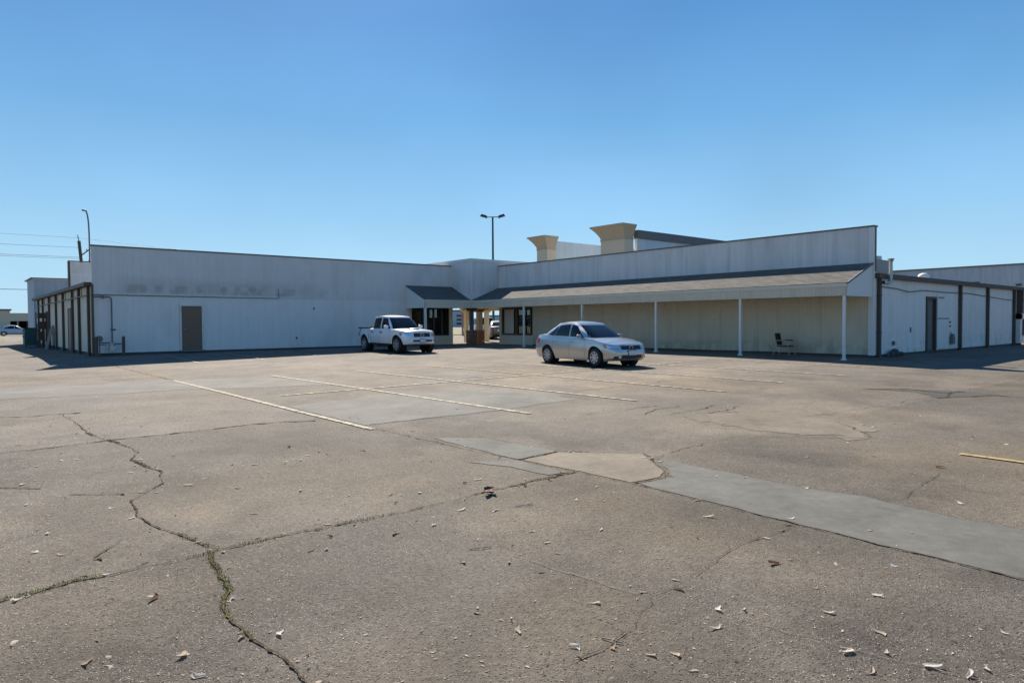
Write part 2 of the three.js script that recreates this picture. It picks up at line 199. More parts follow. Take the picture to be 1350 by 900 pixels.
const CRACKS = [
  [[[-3, -10.5], [0.49, -10.54], [1.01, -10.54], [1.59, -10.65], [1.96, -10.67], [2.62, -10.67], [3.29, -10.76], [4.06, -10.72], [4.56, -10.43]], 0.075, 0.6],
  [[[-2, -4.8], [0.07, -4.86], [0.21, -4.88], [0.36, -4.9], [0.56, -4.95], [0.76, -4.92], [1.0, -4.94], [1.22, -4.92], [1.41, -4.96], [1.68, -4.98], [2.03, -4.99], [2.36, -4.96], [2.93, -4.93], [3.41, -4.96], [3.94, -5.0], [4.44, -5.03], [5.07, -5.02]], 0.034, 0.9],
  [[[1.54, -14.35], [1.59, -12.7], [1.56, -11.55], [1.63, -10.94], [1.78, -10.03], [1.8, -9.41], [1.63, -8.94], [1.67, -8.45], [1.74, -7.97], [1.63, -7.45], [1.39, -7.06], [1.24, -6.8], [1.19, -6.31], [1.22, -5.92], [1.33, -5.48], [1.38, -5.2], [1.42, -4.99], [1.34, -4.82], [1.3, -4.5], [1.28, -4.21], [1.16, -3.94], [1.15, -3.68], [1.17, -3.5], [1.17, -3.28], [1.19, -3.05], [1.19, -2.9], [1.16, -2.67], [1.1, -1.5]], 0.028, 0.8],
  [[[-2, -15.6], [0.39, -14.91], [1.0, -14.45], [1.55, -14.43], [1.85, -14.35]], 0.085, 0.6], [[[0.1, -8.6], [0.67, -7.97]], 0.045, 0.4], [[[0.85, -7.51], [1.08, -7.32], [1.24, -7.16]], 0.06, 0.5],
  [[[4.84, -10.63], [4.89, -8.92], [4.92, -7.92], [4.96, -6.8], [5.03, -5.92], [5.07, -5.33], [5.07, -5.02], [5.09, -4.61], [5.13, -4.32], [5.1, -3.7], [5.07, -2.93], [5.08, -2.6], [5.04, -1.63], [5.03, -1.14], [4.95, -0.2], [4.95, 1]], 0.019, 0.15],
  [[[5.02, -5.91], [5.72, -5.97], [6.03, -5.58], [6.41, -5.21], [6.25, -4.97], [6.02, -4.72], [5.8, -4.42], [5.57, -4.25], [5.13, -4.31]], 0.028, 0.2],
  [[[6.34, -5.0], [6.94, -5.03], [7.56, -5.09], [8.28, -5.09], [8.81, -4.54], [9.5, -3.82], [10.1, -4.3], [10.65, -4.87]], 0.022, 0.2],
  [[[2.02, -2.23], [2.32, -2.22], [2.41, -2.22], [2.65, -2.27], [2.87, -2.34], [3.1, -2.47], [3.39, -2.47], [3.75, -2.53], [4.11, -2.6], [4.43, -2.64], [4.84, -2.59], [5.08, -2.6]], 0.009, 0.2],
  [[[5.13, -34.6], [4.88, -29.0], [4.91, -25.85], [4.89, -20.5], [4.84, -16], [4.82, -11]], 0.030, 0.3],
  [[[8.08, -7.99], [8.67, -7.92], [9.43, -7.89], [10.08, -7.88]], 0.030, 0], [[[8.79, -7.22], [9.67, -7.55], [10.36, -7.55]], 0.030, 0], [[[9.33, -7.07], [10.23, -7.03], [11.14, -7.24], [11.16, -6.87], [10.63, -6.68], [9.88, -6.7]], 0.030, 0],
  [[[10.95, -10.73], [12.68, -10.61], [15.54, -10.89], [18.56, -10.66]], 0.030, 0], [[[3.3, -15.77], [3.91, -15.62], [4.68, -16.0]], 0.035, 0.2], [[[4.92, -9.46], [6.0, -9.42], [7.55, -9.36]], 0.025, 0],
  [[[15.7, -6.6], [16.45, -5.95], [16.2, -5.18], [16.26, -5.01], [16.9, -4.94]], 0.16, 0], [[[15.12, -4.89], [15.42, -4.79], [16.19, -4.99]], 0.12, 0], [[[15.92, -4.5], [16.5, -4.35], [16.44, -3.78], [16.46, -3.19], [16.5, -1]], 0.10, 0],
  [[[5.09, -7.8], [5.64, -7.39], [5.72, -5.98]], 0.015, 0], [[[6.55, -2.35], [7.16, -2.44], [7.84, -2.5]], 0.012, 0], [[[0.75, -5.37], [0.96, -5.68]], 0.019, 0.3]];
const crackPts = CRACKS.map(([pl, w, moss]) => crack(pl, w, moss));
for (const [pl, w] of [[[[2.95, -3.35], [2.97, -3.08], [3.03, -2.81], [3.08, -2.54]], 0.008], [[[3.21, -2.0], [3.26, -1.8], [3.31, -1.61], [3.31, -1.46], [3.39, -1.19], [3.44, -1.04], [3.52, -0.85]], 0.008], [[[10.69, -5.39], [13.07, -5.16], [15.89, -5.08], [21.25, -4.89]], 0.03]]) crack(pl, w, 0, [0.19, 0.175, 0.155], 0.0085);

// moss and small weeds growing in the cracks
{
  const blade = new THREE.BufferGeometry(); blade.setAttribute('position', new THREE.Float32BufferAttribute([-0.0022, 0, 0, 0.0022, 0, 0, 0.0012, 0.011, 0.003, -0.0012, 0.011, 0.003, 0, 0.02, 0.009], 3)); blade.setIndex([0, 1, 2, 0, 2, 3, 3, 2, 4]); blade.computeVertexNormals();
  const spots = [], r = rng(55);
  for (const idx of [0, 1, 2, 3]) for (const [x, z] of crackPts[idx]) { const d = Math.hypot(x, z); if (d > 12) continue; const k = smooth(0.42, 0.60, fbm(x * 2.2, z * 2.2 + 20, 3)); const n = Math.round(k * (idx === 1 || idx === 2 ? 13 : 5)); for (let q = 0; q < n; q++) spots.push([x + (r() - 0.5) * 0.05, z + (r() - 0.5) * 0.05]); }
  const im = new THREE.InstancedMesh(blade, mat([1, 1, 1], 0.9), spots.length), M = new THREE.Matrix4(), q = new THREE.Quaternion(), e = new THREE.Euler(), c = new THREE.Color();
  spots.forEach(([x, z], i) => { e.set((r() - 0.5) * 1.2, r() * 6.28, (r() - 0.5) * 1.2); q.setFromEuler(e); const s = 0.35 + 0.55 * r(); M.compose(new THREE.Vector3(x, gy(x, z) + 0.006, z), q, new THREE.Vector3(s * 1.4, s, s)); im.setMatrixAt(i, M); const b = 0.6 + 0.8 * r(); r() < 0.42 ? c.setRGB(0.21 * b, 0.15 * b, 0.07 * b) : c.setRGB(0.17 * b, 0.18 * b, 0.035 * b); im.setColorAt(i, c); });
  im.name = 'crack_weeds'; im.userData.kind = 'stuff'; im.castShadow = im.receiveShadow = true; tag(im, 'low green moss and weeds growing in the asphalt cracks', 'weeds'); scene.add(im);
}
// pale stone chips, coloured near white to stand in for sun glints
{
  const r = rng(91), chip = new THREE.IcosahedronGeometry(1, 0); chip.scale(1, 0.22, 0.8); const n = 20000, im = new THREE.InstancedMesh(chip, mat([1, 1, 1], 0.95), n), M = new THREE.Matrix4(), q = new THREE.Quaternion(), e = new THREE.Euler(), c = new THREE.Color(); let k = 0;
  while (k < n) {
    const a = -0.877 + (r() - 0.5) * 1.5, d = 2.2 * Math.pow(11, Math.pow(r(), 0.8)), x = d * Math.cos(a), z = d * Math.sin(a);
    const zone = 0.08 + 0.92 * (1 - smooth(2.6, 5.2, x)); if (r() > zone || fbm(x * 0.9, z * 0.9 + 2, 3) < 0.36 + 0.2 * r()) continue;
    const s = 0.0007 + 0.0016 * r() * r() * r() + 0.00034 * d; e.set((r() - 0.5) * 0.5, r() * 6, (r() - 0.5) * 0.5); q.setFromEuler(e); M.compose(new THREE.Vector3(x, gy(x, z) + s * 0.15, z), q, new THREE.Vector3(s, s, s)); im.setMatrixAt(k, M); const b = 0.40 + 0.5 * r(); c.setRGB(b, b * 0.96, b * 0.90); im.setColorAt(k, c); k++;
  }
  im.name = 'glint_chips'; im.userData.kind = 'stuff'; im.receiveShadow = im.castShadow = true; tag(im, 'pale stone chips coloured near white as sun glints on the worn asphalt', 'gravel'); scene.add(im);
}

// ---------------------------------------------------------------- building materials
const wallTex = (seed, mild, streak) => tex(1024, 288, (i, j) => {   // painted metal siding: rain streaks and mildew (v = 0 at the foot, 5.6 m high)
  const x = i / 1024 * 20, y = j / 288 * 5.6, s = fbm(x * 5 + seed, y * 0.25, 4), s2 = fbm(x * 1.3 + seed, y * 0.6 + 9, 4), n = fbm(x * 3, y * 3 + seed, 4);
  let v = 0.77 - streak * 0.055 * smooth(0.45, 0.75, s) - 0.06 * smooth(0.45, 0.8, s2) + 0.05 * (n - 0.5);
  let g = mild(x, y, n, s) * (0.4 + 0.9 * n); v *= 1 - 0.42 * Math.min(1, g);
  const w = 0.02 * (s2 - 0.5) + 0.02 * g; return [v * (1.02 + w), v * 0.98, v * (0.92 - w)];
});
const leftTex = wallTex(3, (x, y, n) => {      // mildew just above the seam, with the ghosts of letters that once hung there
  const band = smooth(2.95, 3.1, y) * (1 - smooth(3.45, 3.95, y + 0.5 * (n - 0.5))) * smooth(0.2, 1.5, x) * (1 - smooth(7.0, 13.0, x));
  const ghost = 0.5 * smooth(0.48, 0.62, vnoise(x * 3.4, 7.5) * 0.7 + 0.3 * n) * smooth(2.98, 3.06, y) * (1 - smooth(3.34, 3.48, y));
  const upper = y > 2.94 ? 0.25 + 0.25 * fbm(x * 1.6, y, 3) : 0;
  return band * (0.45 + ghost) * 0.9 + 0.8 * upper;
}, 0.5);
const rightTex = wallTex(40, (x, y, n, s) => y > 3.4 ? 0.10 * smooth(0.35, 0.75, s) + 0.16 * smooth(0.45, 0.8, fbm(x * 2.2 + 60, y * 0.5, 4)) + 0.12 * smooth(0.3, 0.8, fbm(x * 9, y * 0.4 + 5, 3)) + 0.15 : 0, 1.0);
const siteTex = wallTex(80, (x, y, n, s) => 0.5 * smooth(0.55, 0.7, n) * (1 - smooth(0.2, 1.4, y)) + 0.1 * s, 0.5);
const creamTex = tex(1024, 288, (i, j) => { const x = i / 1024 * 20, y = j / 288 * 5.6, s = fbm(x * 4, y * 0.4, 4), n = fbm(x * 2.5 + 9, y * 2.5, 4), splash = smooth(0.42, 0.66, n + 0.25 * s) * (1 - smooth(0.45, 1.0, y + 0.9 * (n - 0.5))); const v = (1 - 0.07 * smooth(0.4, 0.7, s)) * (1 + 0.06 * (n - 0.5)) * (1 - 0.25 * splash); return [0.65 * v, 0.58 * v, 0.44 * v]; });
const M = {
  blueWall: mat([0.52, 0.62, 0.74], 0.62, { map: rightTex }), paleBlue: mat([0.66, 0.82, 0.95], 0.62, { map: siteTex }), left: mat([1, 1, 1], 0.62, { map: leftTex }), right: mat([1, 1, 1], 0.62, { map: rightTex }), site: mat([1, 1, 1], 0.62, { map: siteTex }),
  white: mat([0.73, 0.715, 0.67], 0.6), cream: mat([1, 1, 1], 0.65, { map: creamTex }), creamPale: mat([0.66, 0.60, 0.47], 0.65), brown: mat([0.075, 0.055, 0.042], 0.6), brownTrim: mat([0.13, 0.075, 0.045], 0.6),
  base: mat([0.075, 0.07, 0.065], 0.95), concrete: mat([0.24, 0.225, 0.2], 0.95), cap: mat([0.12, 0.125, 0.13], 0.5, { metalness: 0.3 }), doorBrown: mat([0.20, 0.128, 0.082], 0.6),
  steel: mat([0.42, 0.43, 0.43], 0.4, { metalness: 0.8 }), pipe: mat([0.17, 0.16, 0.15], 0.6, { metalness: 0.2 }), dark: mat([0.02, 0.02, 0.022], 0.8), black: mat([0.012, 0.012, 0.013], 0.6),
  tan: mat([0.45, 0.375, 0.275], 0.8), tanPale: mat([0.58, 0.51, 0.38], 0.8), brick: mat([0.26, 0.12, 0.075], 0.9), roofGrey: mat([0.13, 0.14, 0.15], 0.7), gravelRoof: mat([0.22, 0.21, 0.2], 0.95), room: mat([0.24, 0.22, 0.19], 0.9),
  glass: new THREE.MeshPhysicalMaterial({ color: 0xc8ccca, transmission: 1, thickness: 0, roughness: 0.02, ior: 1.5, side: THREE.DoubleSide }), wood: mat([0.22, 0.2, 0.17], 0.9), panelPale: mat([0.66, 0.62, 0.54], 0.9),
};
// vertical ribbed siding, laid in sheets. O: foot of the wall, A: direction along it, N: outward
function siding(parent, name, O, A, N, s0, s1, y0, y1, sheetW, pitch, depth, rib, m, proud = 0.02, uoff = 0) {
  const n = Math.max(1, Math.round((s1 - s0) / sheetW)), w = (s1 - s0) / n;
  for (let k = 0; k < n; k++) {
    const a = s0 + k * w + 0.003, b = s0 + (k + 1) * w - 0.003, prof = [[a, 0]], q = Math.max(1, Math.round((b - a) / pitch)), p = (b - a) / q;
    for (let i = 0; i < q; i++) { const c = a + (i + 0.5) * p, h = rib * p; prof.push([c - h - 0.012, 0], [c - h, -depth], [c + h, -depth], [c + h + 0.012, 0]); }
    prof.push([b, 0]);
    const P = [], U = [], I = []; const j = (hash2(k, name.length + Math.round(s0 * 10)) - 0.5) * 0.006;
    prof.forEach(([s, d]) => { for (const y of [y0, y1]) { const o = proud + d + j; P.push(O[0] + A[0] * s + N[0] * o, O[1] + y, O[2] + A[2] * s + N[2] * o); U.push((s + uoff) / 20, y / 5.6); } });
    for (let i = 0; i < prof.length - 1; i++) { const o = i * 2; I.push(o, o + 2, o + 3, o, o + 3, o + 1); }
    let g = new THREE.BufferGeometry(); g.setAttribute('position', new THREE.Float32BufferAttribute(P, 3)); g.setAttribute('uv', new THREE.Float32BufferAttribute(U, 2)); g.setIndex(I); g = g.toNonIndexed(); g.computeVertexNormals();
    // faces look outward
    const nn = g.attributes.normal; if (nn.getX(0) * N[0] + nn.getZ(0) * N[2] < 0) { const pa = g.attributes.position, ua = g.attributes.uv; for (let i = 0; i < pa.count; i += 3) { const t = [pa.getX(i), pa.getY(i), pa.getZ(i)], v = [ua.getX(i), ua.getY(i)]; pa.setXYZ(i, pa.getX(i + 1), pa.getY(i + 1), pa.getZ(i + 1)); ua.setXY(i, ua.getX(i + 1), ua.getY(i + 1)); pa.setXYZ(i + 1, ...t); ua.setXY(i + 1, ...v); } g.computeVertexNormals(); }
    wpart(parent, name, g, m);
  }
}
// asphalt shingles, laid in lapped courses: eave line E0-E1, ridge line R0-R1
const shingleMat = new THREE.MeshStandardMaterial({ vertexColors: true, roughness: 0.95, side: THREE.DoubleSide });
function shingles(parent, E0, E1, R0, R1, courses, tab) {
  const P = [], C = [], V = a => new THREE.Vector3(...a), e0 = V(E0), e1 = V(E1), r0 = V(R0), r1 = V(R1), L = e0.distanceTo(e1), at = (s, t) => e0.clone().lerp(e1, s).lerp(r0.clone().lerp(r1, s), t);
  const nrm = e1.clone().sub(e0).cross(r0.clone().sub(e0)).normalize(); if (nrm.y < 0) nrm.negate();
  const n = Math.round(L / tab), r = rng(courses * 31 + n);
  for (let c = 0; c < courses; c++) { const off = r() * 0.9; for (let i = -1; i <= n; i++) {
    const s0 = Math.max(0, (i + off) / n + 0.002 / L), s1 = Math.min(1, (i + 1 + off) / n - 0.006 / L); if (s1 <= s0) continue;
    const t0 = c / courses, t1 = Math.min(1, (c + 1.15) / courses), up0 = 0.014 + 0.006 * r(), a = at(s0, t0).addScaledVector(nrm, up0), b = at(s1, t0).addScaledVector(nrm, up0), d = at(s1, t1).addScaledVector(nrm, 0.003), e = at(s0, t1).addScaledVector(nrm, 0.003), f = at(s0, t0), g2 = at(s1, t0);
    const k = (0.86 + 0.28 * r()), col = [0.135 * k, 0.122 * k, 0.104 * k];
    for (const p of [a, b, d, a, d, e, f, g2, b, f, b, a]) { P.push(p.x, p.y, p.z); C.push(...col); }
  } }
  const g = new THREE.BufferGeometry(); g.setAttribute('position', new THREE.Float32BufferAttribute(P, 3)); g.setAttribute('color', new THREE.Float32BufferAttribute(C, 3)); g.computeVertexNormals();
  const o = wpart(parent, 'shingles', g, shingleMat); o.userData.kind = 'stuff'; return o;
}
function quadSlab(a, b, c, d, th) { // thick quad (a, b, c, d counter-clockwise from above), thickness downwards
  const up4 = [a, b, c, d], lo = up4.map(p => [p[0], p[1] - th, p[2]]), P = [], f = (p, q, r, s) => P.push(...p, ...q, ...r, ...p, ...r, ...s);
  f(...up4); f(lo[3], lo[2], lo[1], lo[0]); for (let i = 0; i < 4; i++) { const j = (i + 1) % 4; f(lo[i], lo[j], up4[j], up4[i]); }
  const g = new THREE.BufferGeometry(); g.setAttribute('position', new THREE.Float32BufferAttribute(P, 3)); g.setAttribute('uv', new THREE.Float32BufferAttribute(new Float32Array(P.length / 3 * 2), 2)); g.computeVertexNormals(); return g;
}
const zL = -35.1, xL = 5.03, xR = 26.5, zR = -10.72, xE = 24.4, zE = -33.0;

// ---------------------------------------------------------------- the long white wing with the brown door
{
  const b = thing('store_wing', 'long white ribbed metal building wing with a single brown door', 'building', [14, 0.2, -46]);
  const X = [1, 0, 0], Zp = [0, 0, 1];
  wpart(b, 'foundation', merge([bx(xL, 21.3, -0.3, 0.37, zL - 0.22, zL), bx(xL, xL + 0.2, -0.3, 0.36, -59, zL - 0.22)]), M.base);
  wpart(b, 'wall', merge([bx(xL, 8.58, 0.37, 5.12, zL - 0.2, zL), bx(9.70, 21.3, 0.37, 5.12, zL - 0.2, zL), bx(8.58, 9.70, 2.56, 5.12, zL - 0.2, zL), bx(21.3, 24.5, 2.58, 5.12, zL - 0.2, zL)]), M.white);
  for (const [s0, s1] of [[0, 3.55], [4.67, 16.2]]) siding(b, 'siding_panel', [xL, 0, zL], X, Zp, s0, s1, 0.33, 2.915, 1.22, 0.305, 0.010, 0.02, M.left);
  siding(b, 'siding_panel', [xL, 0, zL], X, Zp, 3.55, 4.67, 2.56, 2.915, 1.22, 0.305, 0.010, 0.02, M.left);
  siding(b, 'siding_panel', [xL, 0, zL], X, Zp, 0, 19.37, 2.93, 5.10, 1.22, 0.305, 0.010, 0.02, M.left, 0.034);
  wpart(b, 'parapet_cap', merge([bx(xL - 0.06, 24.4, 5.10, 5.165, zL - 0.26, zL + 0.06)]), M.cap);
  wpart(b, 'corner_trim', bx(xL - 0.045, xL + 0.04, 0.3, 3.42, zL - 0.15, zL + 0.05), M.brownTrim);
  // parapet seen from behind and its thin end
  wpart(b, 'roof', quadSlab([xL - 0.25, 3.47, zL - 0.2], [24.5, 3.47, zL - 0.2], [24.5, 3.75, -59], [xL - 0.25, 3.44, -59], 0.1), M.gravelRoof);
  // door in the long wall
  const d = wpart(b, 'door', bx(8.68, 9.60, 0.38, 2.48, zL - 0.04, zL + 0.006), M.doorBrown);
  wpart(d, 'door_frame', merge([bx(8.59, 8.677, 0.36, 2.56, zL - 0.05, zL + 0.035), bx(9.603, 9.69, 0.36, 2.56, zL - 0.05, zL + 0.035), bx(8.677, 9.603, 2.483, 2.56, zL - 0.05, zL + 0.035)]), M.white);
  wpart(d, 'door_handle', merge([rod([8.77, 1.38, zL + 0.006], [8.77, 1.38, zL + 0.05], 0.02), rod([8.76, 1.38, zL + 0.05], [8.88, 1.38, zL + 0.05], 0.012), cyl(0.028, 0.028, 0.01, 8.77, 1.36, zL + 0.012)]), M.steel);
  for (const y of [0.62, 1.43, 2.22]) wpart(d, 'hinge', bx(9.585, 9.625, y, y + 0.11, zL + 0.006, zL + 0.04), M.steel); wpart(d, 'kick_plate', bx(8.70, 9.58, 0.39, 0.6, zL + 0.0065, zL + 0.0095), mat([0.15, 0.12, 0.10], 0.5));
  wpart(b, 'door_notice', bx(8.615, 8.66, 2.22, 2.42, zL + 0.036, zL + 0.04), M.creamPale); wpart(b, 'threshold', bx(8.6, 9.7, 0.30, 0.365, zL - 0.05, zL + 0.09), M.concrete);
  // cable along the seam, dropping to the ground at the gas meter
  wpart(b, 'conduit', merge([tube([[xL, 2.95, zL + 0.075], [5.4, 2.95, zL + 0.075], [9, 2.935, zL + 0.075], [13.4, 2.92, zL + 0.075]], 0.017, 6, 30), rod([13.4, 2.92, zL + 0.075], [13.4, 3.42, zL + 0.075], 0.014)]), M.pipe);
  wpart(b, 'flood_light', merge([rod([5.42, 2.86, zL + 0.06], [5.42, 2.86, zL + 0.16], 0.03), new THREE.ConeGeometry(0.09, 0.15, 12, 1).rotateX(-2.2).translate(5.38, 2.8, zL + 0.22)]), M.pipe);
  wpart(b, 'wall_outlet', bx(14.3, 14.38, 0.78, 0.9, zL + 0.02, zL + 0.06), M.pipe); wpart(b, 'wall_outlet', bx(15.3, 15.36, 2.35, 2.47, zL + 0.02, zL + 0.07), M.pipe);
  wpart(b, 'roof_vent', merge([cyl(0.06, 0.06, 1.5, 21.0, 3.5, -37, 10), cyl(0.09, 0.09, 0.12, 21.0, 5.0, -37, 10)]), M.pipe);
  // storefront at the inner corner
  wpart(b, 'storefront_base', merge([bx(21.3, 24.5, -0.2, 0.80, zL - 0.2, zL), bx(24.22, 24.5, 0.80, 2.58, zL - 0.2, zL), bx(21.3, 21.5, 0.80, 2.58, zL - 0.2, zL)]), M.creamPale);
  const fr = [], pn = [[21.5, 22.1], [22.1, 23.1], [23.1, 23.7], [23.7, 24.22]];
  for (const [a, c] of pn) { const w = wpart(b, 'storefront_window', bx(a + 0.03, c - 0.03, 0.86, 2.52, zL - 0.1, zL - 0.094), M.glass); wpart(w, 'window_frame', merge([bx(a, a + 0.045, 0.8, 2.58, zL - 0.14, zL - 0.02), bx(c - 0.045, c, 0.8, 2.58, zL - 0.14, zL - 0.02), bx(a + 0.045, c - 0.045, 0.8, 0.87, zL - 0.14, zL - 0.02), bx(a + 0.045, c - 0.045, 2.51, 2.58, zL - 0.14, zL - 0.02)]), M.brown); }
  wpart(b, 'interior', merge([bx(21.2, 24.5, 0.2, 0.26, -40, zL - 0.2), bx(21.1, 21.2, 0.2, 3.2, -40, zL - 0.2), bx(21.1, 24.5, 0.2, 3.2, -40.2, -40), bx(21.2, 24.3, 2.62, 2.7, -40, zL - 0.2)]), M.room);
  wpart(b, 'end_wall', merge([bx(24.3, 24.5, -0.2, 1.9, -40.2, zL - 0.2), bx(24.3, 24.5, 2.5, 3.6, -40.2, zL - 0.2), bx(24.3, 24.5, 1.9, 2.5, -36.6, zL - 0.2), bx(24.3, 24.5, 1.9, 2.5, -38.55, -37.75), bx(24.3, 24.5, 1.9, 2.5, -40.2, -39.15), bx(24.3, 24.5, -0.2, 3.6, -59, -40.2)]), M.creamPale);
  for (const [a, c] of [[-37.75, -36.6], [-39.15, -38.55]]) { const w = wpart(b, 'side_window', bx(24.395, 24.4, 1.9, 2.5, a, c), M.glass); wpart(w, 'window_frame', merge([bx(24.37, 24.43, 1.9, 1.94, a, c), bx(24.37, 24.43, 2.46, 2.5, a, c), bx(24.37, 24.43, 1.94, 2.46, a, a + 0.04), bx(24.37, 24.43, 1.94, 2.46, c - 0.04, c)]), M.brown); }
  // cream side with brown posts
  wpart(b, 'side_wall', bx(xL, xL + 0.2, 0.36, 3.42, -59, zL - 0.2), M.creamPale);
  siding(b, 'siding_panel', [xL, 0, zL - 0.2], [0, 0, -1], [-1, 0, 0], 0.05, 23.8, 0.35, 3.3, 1.83, 0.305, 0.012, 0.05, M.creamPale, 0.018);
  for (const z of [-35.75, -38.6, -40.8, -44.4, -47.5, -50.9, -54.5, -57.2]) wpart(b, 'downspout', bx(xL - 0.13, xL - 0.02, 0.12, 3.38, z - 0.08, z + 0.08), M.brown);
  wpart(b, 'gutter', bx(xL - 0.3, xL - 0.02, 3.34, 3.5, -59, zL - 0.05), M.brown);
  for (const [z, w] of [[-42.1, 0.95], [-52.6, 0.95]]) { const sd = wpart(b, 'side_door', bx(xL - 0.05, xL - 0.03, 0.3, 2.4, z - w / 2, z + w / 2), M.doorBrown); wpart(sd, 'door_frame', merge([bx(xL - 0.07, xL - 0.028, 0.3, 2.48, z - w / 2 - 0.08, z - w / 2), bx(xL - 0.07, xL - 0.028, 0.3, 2.48, z + w / 2, z + w / 2 + 0.08), bx(xL - 0.07, xL - 0.028, 2.4, 2.48, z - w / 2, z + w / 2)]), M.brownTrim); }
  wpart(b, 'pipe_run', merge([rod([xL - 0.16, 2.93, zL - 0.3], [xL - 0.16, 2.9, -58], 0.03, 6), ...[-37, -39.6, -42.5, -46, -49, -52.5].map(z => rod([xL - 0.16, 2.92, z], [xL - 0.16, 3.3, z], 0.02, 6))]), M.pipe);
  wpart(b, 'rear_wall', bx(xL + 0.2, 24.3, -0.3, 3.6, -59, -58.8), M.creamPale);
  // taller cross walls standing on the roof
  const cw = wpart(b, 'cross_wall', bx(xL + 0.05, 24, 3.42, 4.92, -42.55, -42.3), M.right); wpart(cw, 'wall_edge', bx(xL - 0.03, xL + 0.048, 3.45, 4.95, -42.6, -42.25), M.brown); wpart(cw, 'cap', bx(xL - 0.03, 24, 4.952, 4.99, -42.6, -42.25), M.cap);
  // canopy over the storefront
  const cn = wpart(b, 'canopy_roof', quadSlab([21.1, 2.94, zE], [xE, 2.94, zE], [xE, 3.83, zL], [21.1, 3.83, zL], 0.06), M.roofGrey);
  shingles(b, [21.06, 2.945, zE - 0.03], [xE - 0.01, 2.945, zE - 0.03], [21.06, 3.835, zL + 0.05], [xE - 0.01, 3.835, zL + 0.05], 14, 0.3);
  wpart(cn, 'fascia', merge([bx(21.08, xE + 0.02, 2.80, 2.94, zE - 0.03, zE + 0.03), bx(21.08, xE, 2.47, 2.80, zE - 0.05, zE)]), M.creamPale);
  wpart(cn, 'soffit', bx(21.14, xE, 2.49, 2.53, zL, zE - 0.05), M.creamPale);
  { const s = new THREE.Shape([[zE, 2.47], [zE, 2.9], [zL + 0.04, 3.78], [zL + 0.04, 2.47]].map(p => new THREE.Vector2(-p[0], p[1]))), g = new THREE.ExtrudeGeometry(s, { depth: 0.05, bevelEnabled: false }); g.rotateY(Math.PI / 2); g.translate(21.07, 0, 0); wpart(cn, 'gable_panel', g, M.white); }
  wpart(b, 'canopy_post', bx(21.1, 21.22, 0.1, 2.49, zE - 0.13, zE - 0.01), M.white);
}

